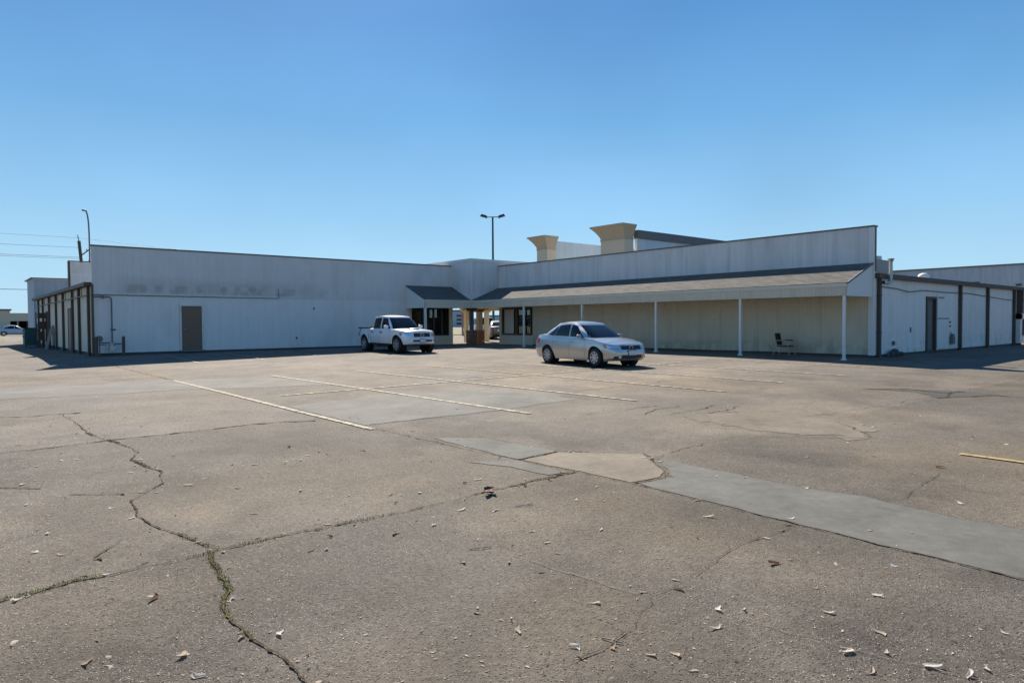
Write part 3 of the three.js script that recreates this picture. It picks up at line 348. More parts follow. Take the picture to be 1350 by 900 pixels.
// ---------------------------------------------------------------- the covered-walk wing
{
  const b = thing('store_wing', 'white wing with shingled walkway canopy on slim white posts over cream siding', 'building', [36, 0.2, -22]);
  const Zn = [0, 0, -1], Xn = [-1, 0, 0], z1 = -32.93;
  wpart(b, 'foundation', merge([bx(xR - 0.002, xR + 0.2, -0.3, 0.33, -29.8, zR), bx(xR + 0.2, 46, -0.3, 0.31, zR - 0.2, zR)]), M.base);
  wpart(b, 'wall', merge([bx(xR, xR + 0.2, 0.33, 5.06, -29.8, zR - 0.02), bx(xR, xR + 0.2, 2.5, 5.06, z1, -29.8), bx(xR, xR + 0.2, -0.2, 0.85, z1, -29.8), bx(xR, xR + 0.2, 0.85, 2.5, z1, -32.65)]), M.creamPale);
  siding(b, 'siding_panel', [xR, 0, zR], Zn, Xn, 0.16, 19.05, 0.30, 2.6, 0.92, 0.115, 0.016, 0.16, M.cream);
  siding(b, 'parapet_panel', [xR, 0, zR], Zn, Xn, 0.02, 22.25, 3.6, 5.06, 1.22, 0.305, 0.010, 0.02, M.right, 0.03);
  wpart(b, 'parapet_cap', merge([bx(xR - 0.07, xR + 0.26, 5.06, 5.115, z1, zR + 0.05)]), M.cap);
  wpart(b, 'corner_trim', merge([bx(xR - 0.05, xR + 0.02, 0.28, 5.05, zR - 0.15, zR + 0.035), bx(xR + 0.02, xR + 0.13, 0.28, 3.4, zR - 0.002, zR + 0.035)]), M.white);
  wpart(b, 'parapet_end', bx(xR + 0.0, xR + 0.2, 3.4, 5.05, zR - 0.018, zR + 0.028), M.brownTrim);
  wpart(b, 'roof', quadSlab([xR + 0.2, 3.3, zR + 0.1], [46.2, 3.3, zR + 0.1], [46.2, 3.45, z1], [xR + 0.2, 3.45, z1], 0.12), M.gravelRoof);
  // walkway canopy
  const y0 = 2.92, y1 = 3.72, zc = zR - 0.06;
  const cn = wpart(b, 'canopy_roof', quadSlab([xE, y0, zE], [xE, y0, zc], [xR, y1, zc], [xR, y1, zE], 0.06), M.roofGrey);
  shingles(b, [xE - 0.03, y0 + 0.004, zE + 0.01], [xE - 0.03, y0 + 0.004, zc + 0.05], [xR - 0.03, y1 + 0.004, zE + 0.01], [xR - 0.03, y1 + 0.004, zc + 0.05], 15, 0.3);
  wpart(cn, 'fascia_board', bx(xE - 0.04, xE + 0.03, 2.79, y0 - 0.002, zE + 0.032, zc + 0.03), M.creamPale);
  siding(b, 'fascia_panel', [xE, 0, zc], Zn, Xn, 0.0, 22.2, 2.47, 2.79, 1.84, 0.115, 0.016, 0.16, M.cream, 0.022);
  wpart(cn, 'beam', bx(xE + 0.0, xE + 0.1, 2.48, 2.86, zE + 0.03, zc - 0.02), M.creamPale);
  wpart(cn, 'soffit', bx(xE + 0.1, xR - 0.03, 2.52, 2.56, zE, zc - 0.03), M.creamPale);
  { const s = new THREE.Shape([[xE + 0.03, 2.46], [xR - 0.04, 2.46], [xR - 0.04, y1 - 0.03], [xE + 0.03, y0 - 0.03]].map(p => new THREE.Vector2(...p))), g = new THREE.ExtrudeGeometry(s, { depth: 0.05, bevelEnabled: false }); g.translate(0, 0, zc - 0.01); wpart(cn, 'gable_panel', g, M.white); }
  wpart(cn, 'rake_trim', quadSlab([xE - 0.05, y0 + 0.03, zc + 0.045], [xE - 0.05, y0 + 0.03, zc + 0.09], [xR - 0.03, y1 + 0.03, zc + 0.09], [xR - 0.03, y1 + 0.03, zc + 0.045], 0.07), M.roofGrey);
  for (const z of [-10.86, -14.95, -19.15, -23.75, -28.2]) { const p = wpart(b, 'canopy_post', bx(xE, xE + 0.085, 0.05, 2.48, z - 0.043, z + 0.043), M.white); wpart(p, 'base_plate', bx(xE - 0.03, xE + 0.115, gy(xE, z) - 0.02, gy(xE, z) + 0.05, z - 0.072, z + 0.072), M.white); }
  // shop window near the inner corner
  for (const [a, c] of [[-32.65, -31.25], [-31.25, -29.9]]) { const w = wpart(b, 'shop_window', bx(xR + 0.09, xR + 0.095, 0.88, 2.46, a + 0.04, c - 0.04), M.glass); wpart(w, 'window_frame', merge([bx(xR - 0.03, xR + 0.13, 0.82, 2.5, a, a + 0.08), bx(xR - 0.03, xR + 0.13, 0.82, 2.5, c - 0.08, c), bx(xR - 0.03, xR + 0.13, 0.82, 0.92, a + 0.08, c - 0.08), bx(xR - 0.03, xR + 0.13, 2.4, 2.5, a + 0.08, c - 0.08)]), M.brownTrim); }
  wpart(b, 'pane_panel', bx(xR + 0.07, xR + 0.085, 0.93, 2.39, -32.5, -31.6), M.panelPale);  // pale panel added over the glass so this pane reads bright
  wpart(b, 'interior', merge([bx(xR + 0.2, 31, 0.2, 0.26, z1 + 0.2, -26), bx(xR + 0.2, 31, 2.7, 2.78, z1 + 0.2, -26), bx(30.9, 31, 0.2, 3.2, z1 + 0.2, -26), bx(xR + 0.2, 31, 0.2, 3.2, -26, -25.9)]), M.room);
  wpart(b, 'end_wall', merge([bx(xR + 0.2, 27.7, -0.2, 3.45, z1, z1 + 0.2), bx(29.6, 46, -0.2, 3.45, z1, z1 + 0.2), bx(27.7, 29.6, 2.45, 3.45, z1, z1 + 0.2), bx(27.7, 29.6, -0.2, 0.85, z1, z1 + 0.2)]), M.tanPale);
  { const w = wpart(b, 'end_window', bx(27.74, 29.56, 0.89, 2.41, z1 + 0.1, z1 + 0.106), M.glass); wpart(w, 'window_frame', merge([bx(27.7, 27.76, 0.85, 2.45, z1 + 0.06, z1 + 0.16), bx(29.54, 29.6, 0.85, 2.45, z1 + 0.06, z1 + 0.16), bx(28.62, 28.68, 0.85, 2.45, z1 + 0.06, z1 + 0.16), bx(27.76, 29.54, 0.85, 0.9, z1 + 0.05, z1 + 0.17), bx(27.76, 29.54, 2.4, 2.45, z1 + 0.05, z1 + 0.17)]), M.brown); }
  // white side wall with downspouts, doorway and boarded opening
  wpart(b, 'side_wall', merge([bx(xR + 0.2, 31.72, 0.31, 3.3, zR - 0.2, zR), bx(32.86, 46, 0.31, 3.3, zR - 0.2, zR), bx(31.72, 32.86, 2.5, 3.3, zR - 0.2, zR)]), M.white);
  for (const [s0, s1, y] of [[0.14, 5.16, 0.29], [6.42, 19.4, 0.29]]) siding(b, 'side_panel', [xR, 0, zR], [1, 0, 0], [0, 0, 1], s0, s1, y, 3.2, 1.22, 0.305, 0.006, 0.02, M.site, 0.014, 3);
  siding(b, 'side_panel', [xR, 0, zR], [1, 0, 0], [0, 0, 1], 5.16, 6.42, 2.58, 3.2, 1.3, 0.305, 0.006, 0.02, M.site, 0.014, 3);
  wpart(b, 'gutter', bx(xR + 0.06, 46.2, 3.16, 3.34, zR + 0.036, zR + 0.2), M.brown);
  for (const x of [26.83, 35.72, 39.7, 44.2]) { const d = wpart(b, 'downspout', merge([bx(x - 0.07, x + 0.07, 0.15, 3.2, zR + 0.04, zR + 0.15)]), M.brown); wpart(d, 'strap', merge([bx(x - 0.085, x + 0.085, 1.1, 1.16, zR + 0.035, zR + 0.16), bx(x - 0.085, x + 0.085, 2.5, 2.56, zR + 0.035, zR + 0.16)]), M.brown); }
  const dw = wpart(b, 'doorway', merge([bx(31.72, 31.82, 0.2, 2.58, zR - 0.15, zR + 0.05), bx(32.76, 32.86, 0.2, 2.58, zR - 0.15, zR + 0.05), bx(31.82, 32.76, 2.48, 2.58, zR - 0.15, zR + 0.05)]), M.brown);
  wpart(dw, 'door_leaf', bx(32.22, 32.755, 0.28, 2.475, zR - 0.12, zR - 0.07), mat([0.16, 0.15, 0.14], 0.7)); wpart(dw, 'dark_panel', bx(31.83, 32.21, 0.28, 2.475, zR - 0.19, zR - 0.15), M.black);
  const bd = wpart(b, 'boarded_panel', bx(33.0, 34.35, 0.34, 2.68, zR + 0.022, zR + 0.04), M.white); wpart(bd, 'panel_seam', bx(33.0, 34.4, 1.63, 1.67, zR + 0.043, zR + 0.06), M.pipe); wpart(bd, 'light_fitting', bx(33.1, 33.7, 2.54, 2.58, zR + 0.043, zR + 0.08), M.pipe);
  wpart(b, 'meter_box', merge([bx(34.55, 34.85, 0.5, 0.86, zR + 0.03, zR + 0.16), cyl(0.07, 0.07, 0.1, 34.7, 0.86, zR + 0.1), rod([34.62, 0.86, zR + 0.08], [34.5, 1.05, zR + 0.08], 0.02)]), M.pipe);
  for (const y of [1.28, 1.45]) wpart(b, 'wall_fitting', bx(34.5, 34.6, y, y + 0.07, zR + 0.03, zR + 0.07), M.pipe);
  wpart(b, 'hose_bib', merge([bx(28.2, 28.32, 0.62, 0.78, zR + 0.03, zR + 0.1), bx(30.0, 30.06, 1.1, 1.3, zR + 0.02, zR + 0.05)]), M.pipe);
  wpart(b, 'sagging_cable', tube([[27, 2.86, zR + 0.05], [28.5, 2.82, zR + 0.06], [29.8, 2.72, zR + 0.06], [31.3, 2.82, zR + 0.05], [34, 2.8, zR + 0.05], [37, 2.82, zR + 0.05], [40, 2.72, zR + 0.05], [44, 2.6, zR + 0.05]], 0.018, 5, 50), M.pipe);
  const ac = wpart(b, 'window_unit', bx(44.9, 45.9, 0.75, 1.55, zR + 0.02, zR + 0.35), M.black); wpart(ac, 'housing', merge([bx(44.5, 46.1, 0.3, 0.7, zR + 0.02, zR + 0.3), bx(44.5, 44.86, 0.7, 1.9, zR + 0.02, zR + 0.3), bx(44.5, 46.1, 1.6, 1.9, zR + 0.02, zR + 0.3), bx(45.94, 46.1, 0.7, 1.6, zR + 0.02, zR + 0.3)]), M.white);
  wpart(b, 'duct', bx(44.9, 45.7, 1.92, 3.16, zR + 0.02, zR + 0.3), M.brown);
  wpart(b, 'rear_wall', bx(45.8, 46, -0.3, 3.4, z1 + 0.2, zR - 0.2), M.white);
  wpart(b, 'rubble', merge([[27.7, 0.16], [27.95, 0.22], [28.6, 0.12], [27.3, 0.1]].map(([x, s], i) => { const g = new THREE.IcosahedronGeometry(s, 1); g.scale(1, 0.9, 0.7); g.rotateY(i); g.translate(x, 0.2 + s * 0.5, zR + 0.22); return g; })), M.base);
}

// ---------------------------------------------------------------- tower over the passage at the inner corner
{
  const b = thing('entrance_tower', 'square white tower block over the open passage where the two wings meet', 'building', [28, 0.2, -37]);
  const X1 = 29.6, Z1 = -40;
  wpart(b, 'tower_wall', merge([bx(xE, xE + 0.2, 2.95, 5.38, Z1, zE), bx(xE + 0.2, X1, 2.95, 5.38, zE - 0.2, zE), bx(X1 - 0.2, X1, 2.7, 5.38, -38, zE - 0.2), bx(xE + 0.2, X1 - 0.2, 3.5, 5.38, -38.2, -38)]), M.white);
  siding(b, 'siding_panel', [xE, 0, zE], [0, 0, -1], [-1, 0, 0], 0.02, 6.9, 2.9, 5.30, 1.1, 0.305, 0.008, 0.02, M.right, 0.014, 6);
  siding(b, 'siding_panel', [xE, 0, zE], [1, 0, 0], [0, 0, 1], 0.0, 5.1, 2.9, 5.30, 1.1, 0.305, 0.008, 0.02, M.right, 0.014, 11);
  wpart(b, 'corner_trim', merge([bx(xE - 0.03, xE + 0.06, 2.95, 5.3, zE - 0.06, zE + 0.03)]), M.white);
  wpart(b, 'parapet_band', merge([bx(xE - 0.05, xE + 0.25, 5.30, 5.47, Z1, zE + 0.05), bx(xE + 0.25, X1 + 0.05, 5.30, 5.47, zE - 0.25, zE + 0.05)]), M.white);
  wpart(b, 'tower_roof', bx(xE + 0.2, X1 - 0.2, 4.9, 5.0, Z1, zE - 0.2), M.gravelRoof);
  wpart(b, 'passage_ceiling', bx(xE + 0.03, X1, 2.6, 2.68, -38.2, zE - 0.03), M.tanPale);
  wpart(b, 'beam', merge([bx(27.2, X1, 2.42, 2.6, -38.15, -37.85), bx(X1 - 0.3, X1, 2.42, 2.6, -37.85, zE - 0.4)]), M.tanPale);
  const col = (x, z, shaft, cap, hs = 0.15) => {
    const g0 = gy(x, z) - 0.02, c = wpart(b, 'column', bx(x - hs, x + hs, hs === 0.13 || hs === 0.12 ? g0 : g0 + 0.86, 2.3, z - hs, z + hs), shaft);
    wpart(c, 'capital', merge([bx(x - 0.19, x + 0.19, 2.3, 2.38, z - 0.19, z + 0.19), bx(x - 0.25, x + 0.25, 2.38, 2.49, z - 0.25, z + 0.25)]), cap);
    for (let r = 0; r < (hs === 0.13 || hs === 0.12 ? 0 : 5); r++) wpart(c, 'brick_course', bx(x - 0.24 + (r % 2) * 0.004, x + 0.24 - (r % 2) * 0.004, g0 + r * 0.17, g0 + r * 0.17 + 0.158, z - 0.24 + (r % 2) * 0.004, z + 0.24 - (r % 2) * 0.004), M.brick);
    if (hs !== 0.13 && hs !== 0.12) wpart(c, 'base_cap', bx(x - 0.26, x + 0.26, g0 + 0.85, g0 + 0.9, z - 0.26, z + 0.26), M.concrete);
  };
  col(24.62, -33.28, M.pipe, M.brownTrim, 0.10); col(26.75, -35.3, M.tan, M.brownTrim, 0.15); col(29.4, -37.95, M.tanPale, M.tanPale, 0.13); col(27.62, -37.95, M.tanPale, M.tanPale, 0.12);
}

// ---------------------------------------------------------------- vehicles: bodies are stacked rounded outlines
function curve(pts) { return x => { if (x <= pts[0][0]) return pts[0][1]; for (let i = 1; i < pts.length; i++) if (x <= pts[i][0]) { const [x0, y0] = pts[i - 1], [x1, y1] = pts[i], t = (x - x0) / (x1 - x0); const m = t * t * (3 - 2 * t); return lerp(y0, y1, 0.5 * t + 0.5 * m); } return pts[pts.length - 1][1]; }; }
const carGlass = new THREE.MeshPhysicalMaterial({ roughness: 0.03, specularIntensity: 0.75, side: THREE.DoubleSide }); carGlass.color.setRGB(0.006, 0.007, 0.009);
const CM = { rubber: mat([0.018, 0.018, 0.018], 0.85), trim: mat([0.015, 0.015, 0.016], 0.5), under: mat([0.012, 0.012, 0.012], 0.95), alloy: mat([0.55, 0.55, 0.55], 0.3, { metalness: 0.85 }), chrome: mat([0.75, 0.75, 0.75], 0.08, { metalness: 1 }), lamp: new THREE.MeshPhysicalMaterial({ roughness: 0.14, metalness: 0.8, clearcoat: 1, clearcoatRoughness: 0.02, side: THREE.DoubleSide }), red: paint([0.32, 0.012, 0.012], { roughness: 0.2 }), amber: paint([0.55, 0.16, 0.02], { roughness: 0.2 }), plate: mat([0.60, 0.62, 0.66], 0.5), plateDark: mat([0.08, 0.09, 0.16], 0.5) };
CM.lamp.color.setRGB(0.66, 0.68, 0.70);
function car(S, label, category, p, turn, name, group) {
  const t = thing(name, label, category, p, turn, group), hw = S.w / 2, zc = (S.z0 + S.z1) / 2, hl = (S.z1 - S.z0) / 2, n = S.n || 4.5, paintM = S.paint;
  const sh = curve(S.shoulder), inX = curve(S.insetX), inF = curve(S.insetF), inB = curve(S.insetB);
  // outline at height y
  const dims = y => ({ w: hw - inX(y), f: S.z1 - inF(y), b: S.z0 + inB(y) });
  const pt = (c, s, y, off = 0) => { const d = dims(y), cz = (d.f + d.b) / 2, L = (d.f - d.b) / 2, e = 2 / n; return [Math.sign(c) * (d.w + off) * Math.pow(Math.abs(c), e), y, cz + Math.sign(s) * (L + off) * Math.pow(Math.abs(s), e)]; };
  const sideX = (z, y, off = 0) => { const d = dims(y), cz = (d.f + d.b) / 2, L = (d.f - d.b) / 2, q = Math.min(1, Math.abs((z - cz) / L)); return (d.w) * Math.pow(Math.max(0, 1 - Math.pow(q, n)), 1 / n) + off; };
  const frontZ = (x, y, off = 0) => { const d = dims(y), cz = (d.f + d.b) / 2, L = (d.f - d.b) / 2; return cz + L * Math.pow(Math.max(0, 1 - Math.pow(Math.min(1, Math.abs(x) / d.w), n)), 1 / n) + off; };
  const rearZ = (x, y, off = 0) => { const d = dims(y), cz = (d.f + d.b) / 2, L = (d.f - d.b) / 2; return cz - L * Math.pow(Math.max(0, 1 - Math.pow(Math.min(1, Math.abs(x) / d.w), n)), 1 / n) - off; };
  // even spacing round the outline
  const ring = []; { const D = []; let len = 0, prev; for (let i = 0; i <= 4000; i++) { const a = i / 4000 * Math.PI * 2, q = pt(Math.cos(a), Math.sin(a), 0.6); if (prev) len += Math.hypot(q[0] - prev[0], q[2] - prev[2]); D.push([len, a]); prev = q; } const N = S.seg || 360; let k = 0; for (let i = 0; i < N; i++) { const L = len * i / N; while (D[k][0] < L) k++; ring.push(D[k][1]); } }
  const N = ring.length, R = 16, P = [], I = [];
  const sill = curve(S.sill || [[S.z0, 0.24], [S.z0 + 0.5, 0.2], [S.z1 - 0.5, 0.19], [S.z1, 0.22]]);
  for (let j = 0; j <= R; j++) for (let i = 0; i < N; i++) {
    const c = Math.cos(ring[i]), s = Math.sin(ring[i]), q0 = pt(c, s, 0.6); let yb = sill(q0[2]);
    if (Math.abs(q0[0]) > hw * 0.86) for (const wz of [S.zf, S.zr]) { const d = Math.abs(q0[2] - wz); if (d < S.arch) yb = Math.max(yb, S.wheel + Math.sqrt(S.arch * S.arch - d * d)); }
    const yt = sh(q0[2]), v = j / R, y = lerp(yb, yt, 1 - Math.pow(1 - v, 1.35)); P.push(...pt(c, s, y));
  }
  for (let j = 0; j < R; j++) for (let i = 0; i < N; i++) { const a = j * N + i, b = j * N + (i + 1) % N, c = a + N, d = b + N; I.push(a, d, b, a, c, d); }
  let g = new THREE.BufferGeometry(); g.setAttribute('position', new THREE.Float32BufferAttribute(P, 3)); g.setIndex(I); g.computeVertexNormals();
  const bodyGeos = [g];
  // bonnet, deck and boot: a crowned skin joining the two top edges
  const half = []; for (let i = 0; i < N; i++) if (Math.cos(ring[i]) <= 1e-6) { const o = (R * N + i) * 3; half.push([P[o], P[o + 1], P[o + 2]]); }
  half.sort((p, q) => q[2] - p[2]);
  const strip = rows => grid(16, rows.length - 1, (u, v) => { const q = rows[Math.round(v * (rows.length - 1))], k = u * 2 - 1, w = Math.abs(q[0]); return [k * w, q[1] + S.crown * (1 - Math.pow(Math.abs(k), 2.4)) * Math.min(1, w / 0.55), q[2]]; });
  if (S.bed) { bodyGeos.push(strip(half.filter(q => q[2] > S.bed[1])), strip(half.filter(q => q[2] < S.bed[0]))); } else bodyGeos.push(strip(half));
  g = mergeGeometries(bodyGeos.map(q => { const c = q.clone(); c.deleteAttribute('uv'); c.deleteAttribute('normal'); return c; })); g = mergeVertices(g, 0.004); g.computeVertexNormals(); g = toCreasedNormals(g, 0.8);
  const body = part(t, 'body', g, paintM);
  part(t, 'underbody', merge([bx(-hw + 0.24, hw - 0.24, S.floor || 0.2, S.under || 0.62, S.z0 + 0.4, S.z1 - 0.42), bx(-hw + 0.10, hw - 0.10, S.rocker || 0.21, 0.5, S.zr + S.arch + 0.02, S.zf - S.arch - 0.02)]), CM.under);
  for (const wz of [S.zf, S.zr]) for (const sd of [-1, 1]) { const q = new THREE.CylinderGeometry(S.arch - 0.01, S.arch - 0.01, 0.25, 24, 1, true, 0, Math.PI * 2); q.rotateZ(Math.PI / 2); q.translate(sd * (hw - 0.19), S.wheel, wz); const o = part(t, 'wheel_well', q, CM.under); }
  // cabin
  const K = S.cabin, cab = h => ({ w: lerp(K.wb, K.wr, h) + K.bulge * Math.sin(Math.PI * h) * 0.6, b: lerp(K.b0, K.r0, h) - K.bulge * Math.sin(Math.PI * h), f: lerp(K.b1, K.r1, h) + K.bulge * Math.sin(Math.PI * h) }), cn = K.n || 5;
  const arc = z => (K.arc || 0) * Math.max(0, 1 - ((z - (K.r0 + K.r1) / 2) / ((K.r1 - K.r0) / 2 + 0.05)) ** 2), cy = (h, z) => lerp(K.yb, K.yr + arc(z), h);
  const csx = (z, h, off) => { const d = cab(h), c = (d.f + d.b) / 2, L = (d.f - d.b) / 2, q = Math.min(0.999, Math.abs((z - c) / L)); return d.w * Math.pow(1 - Math.pow(q, cn), 1 / cn) + off; };
  const cfz = (x, h, off) => { const d = cab(h), c = (d.f + d.b) / 2, L = (d.f - d.b) / 2, q = Math.min(0.999, Math.abs(x) / d.w); return c + L * Math.pow(1 - Math.pow(q, cn), 1 / cn) + off; };
  const cbz = (x, h, off) => { const d = cab(h), c = (d.f + d.b) / 2, L = (d.f - d.b) / 2, q = Math.min(0.999, Math.abs(x) / d.w); return c - L * Math.pow(1 - Math.pow(q, cn), 1 / cn) - off; };
  { const P2 = [], I2 = [], N2 = 200, R2 = 12, e = 2 / cn, A = []; { const D = []; let len = 0, pv; for (let i = 0; i <= 2000; i++) { const a = i / 2000 * Math.PI * 2, d = cab(0.3), L = (d.f - d.b) / 2, q = [Math.sign(Math.cos(a)) * d.w * Math.pow(Math.abs(Math.cos(a)), e), Math.sign(Math.sin(a)) * L * Math.pow(Math.abs(Math.sin(a)), e)]; if (pv) len += Math.hypot(q[0] - pv[0], q[1] - pv[1]); D.push([len, a]); pv = q; } let k = 0; for (let i = 0; i < N2; i++) { while (D[k][0] < len * i / N2) k++; A.push(D[k][1]); } }
    for (let j = 0; j <= R2; j++) for (const a of A) { const h = j / R2, d = cab(h), c = (d.f + d.b) / 2, L = (d.f - d.b) / 2, round = h > 0.92 ? 1 - 0.02 * ((h - 0.92) / 0.08) ** 2 : 1; const zz = c + Math.sign(Math.sin(a)) * L * Math.pow(Math.abs(Math.sin(a)), e); P2.push(Math.sign(Math.cos(a)) * d.w * round * Math.pow(Math.abs(Math.cos(a)), e), cy(h, zz), zz); }
    for (let j = 0; j < R2; j++) for (let i = 0; i < N2; i++) { const a = j * N2 + i, b = j * N2 + (i + 1) % N2, c = a + N2, d = b + N2; I2.push(a, d, b, a, c, d); }
    const c0 = new THREE.BufferGeometry(); c0.setAttribute('position', new THREE.Float32BufferAttribute(P2, 3)); c0.setIndex(I2);
    const d1 = cab(1), roof = grid(20, 24, (u, v) => { const z = lerp(d1.b + 0.01, d1.f - 0.01, v), w = csx(z, 1, 0) * 0.982, k = Math.abs(u * 2 - 1), e2 = Math.abs(v * 2 - 1); return [(u * 2 - 1) * w, K.yr + arc(z) + K.crown * (1 - Math.pow(k, 2.2)) * (1 - Math.pow(e2, 3)), z]; }); roof.deleteAttribute('uv'); roof.deleteAttribute('normal');
    let cg = mergeVertices(mergeGeometries([c0, roof]), 0.003); cg.computeVertexNormals(); part(t, 'cabin', toCreasedNormals(cg, 0.7), paintM); }
  // glass: side panes from corner points (z, height share), windscreen and rear screen from (x, height share)
  const sidePane = (nm, q, sd, m, off) => part(t, nm, grid(12, 8, (u, v) => { const z = lerp(lerp(q[0][0], q[1][0], u), lerp(q[3][0], q[2][0], u), v), h = lerp(lerp(q[0][1], q[1][1], u), lerp(q[3][1], q[2][1], u), v); return [sd * csx(z, h, off), cy(h, z), z]; }), m);
  for (const sd of [-1, 1]) for (const q of S.panes) { const o = sidePane('window', q, sd, carGlass, 0.010); }
  const screen = (nm, q, fz, off) => part(t, nm, grid(20, 10, (u, v) => { const w = lerp(q[0], q[1], v), x = (u * 2 - 1) * w, h = lerp(q[2], q[3], v); const zz = fz(x, h, off); return [x, cy(h, zz), zz]; }), carGlass);
  screen('windscreen', S.screenF, cfz, 0.008); if (S.screenB) screen('rear_window', S.screenB, cbz, 0.008);
  // patches that follow the body
  const nosePatch = (parent, nm, x0, x1, y0, y1, m, off = 0.008, y0b = y0, y1b = y1) => part(parent, nm, grid(14, 6, (u, v) => { const x = lerp(x0, x1, u), y = lerp(lerp(y0, y0b, u), lerp(y1, y1b, u), v); const w = dims(y).w * 0.955, X = Math.sign(x) * Math.min(Math.abs(x), w); return [X * (1 + off / w), y, frontZ(X, y, off)]; }), m);
  const tailPatch = (nm, x0, x1, y0, y1, m, off = 0.008) => part(t, nm, grid(12, 6, (u, v) => { const x = lerp(x0, x1, u), y = lerp(y0, y1, v); const w = dims(y).w * 0.955, X = Math.sign(x) * Math.min(Math.abs(x), w); return [X * (1 + off / w), y, rearZ(X, y, off)]; }), m);
  const flank = (parent, nm, z0, z1, y0, y1, sd, m, off = 0.006) => part(parent, nm, grid(6, 6, (u, v) => { const z = lerp(z0, z1, u), y = lerp(y0, y1, v); return [sd * sideX(z, y, off), y, z]; }), m);
  S.detail({ t, body, nosePatch, tailPatch, flank, frontZ, sideX, rearZ, hw, csx, cfz, cy });
  // wheels
  const W = S.wheel, wd = S.tyre, prof = [[W * 0.62, -wd / 2], [W * 0.88, -wd / 2], [W * 0.97, -wd * 0.42], [W, -wd * 0.28], [W, wd * 0.28], [W * 0.97, wd * 0.42], [W * 0.88, wd / 2], [W * 0.62, wd / 2]].map(a => new THREE.Vector2(...a));
  const tyreG = new THREE.LatheGeometry(prof, 36); tyreG.rotateZ(Math.PI / 2);
  const rimG = (() => { const gs = [], r = W * 0.64, d = new THREE.CylinderGeometry(r, r, 0.02, 28, 1, true); d.rotateZ(Math.PI / 2); d.translate(wd * 0.44, 0, 0); gs.push(d); const lip = new THREE.TorusGeometry(r * 0.96, 0.014, 6, 30); lip.rotateY(Math.PI / 2); lip.translate(wd * 0.46, 0, 0); gs.push(lip); const hub = new THREE.CylinderGeometry(r * 0.26, r * 0.32, 0.035, 16); hub.rotateZ(-Math.PI / 2); hub.translate(wd * 0.44, 0, 0); gs.push(hub); const q = S.spokes; for (let i = 0; i < q; i++) { const sp = new THREE.BoxGeometry(0.022, r * 0.74, r * (q > 6 ? 0.26 : 0.36)); sp.translate(wd * 0.42, r * 0.6, 0); sp.rotateX(i / q * Math.PI * 2); gs.push(sp); } return merge(gs); })();
  const back = new THREE.CylinderGeometry(W * 0.63, W * 0.63, 0.02, 24); back.rotateZ(Math.PI / 2);
  for (const wz of [S.zf, S.zr]) for (const sd of [-1, 1]) { const w = part(t, 'wheel', tyreG, CM.rubber, [sd * (S.track / 2), W, wz]); w.rotation.y = sd > 0 ? 0 : Math.PI; part(w, 'rim', rimG, CM.alloy); part(w, 'brake_disc', back, CM.under, [wd * 0.3, 0, 0]); }
  return t;
}
function mirror(D, x, y, z, m, sd, s = 1) { const g = new THREE.SphereGeometry(1, 16, 12), pp = g.attributes.position; for (let i = 0; i < pp.count; i++) { const f = v => Math.sign(v) * Math.pow(Math.abs(v), 0.6); pp.setXYZ(i, f(pp.getX(i)), f(pp.getY(i)), f(pp.getZ(i))); } g.computeVertexNormals(); g.scale(0.085 * s, 0.06 * s, 0.045 * s); g.translate(sd * (x + 0.09), y, z); const o = part(D.t, 'wing_mirror', g, m === silver ? mirrorSilver : m); part(o, 'mirror_arm', rod([sd * (x - 0.06), y - 0.03, z], [sd * (x + 0.05), y - 0.01, z], 0.022), CM.trim); }
function plate(D, y, off = 0.02) { const z = D.frontZ(0, y, off); const o = part(D.t, 'number_plate', bx(-0.155, 0.155, y - 0.078, y + 0.078, z, z + 0.008), CM.plate); part(o, 'plate_frame', merge([bx(-0.165, 0.165, y + 0.07, y + 0.09, z - 0.004, z + 0.012), bx(-0.165, 0.165, y - 0.09, y - 0.07, z - 0.004, z + 0.012)]), CM.plateDark); }
const mirrorSilver = mat([0.36, 0.35, 0.33], 0.5); const silver = paint([0.50, 0.50, 0.49], { metalness: 0.75, roughness: 0.30 }), whitePaint = paint([0.80, 0.80, 0.79], { roughness: 0.35 });
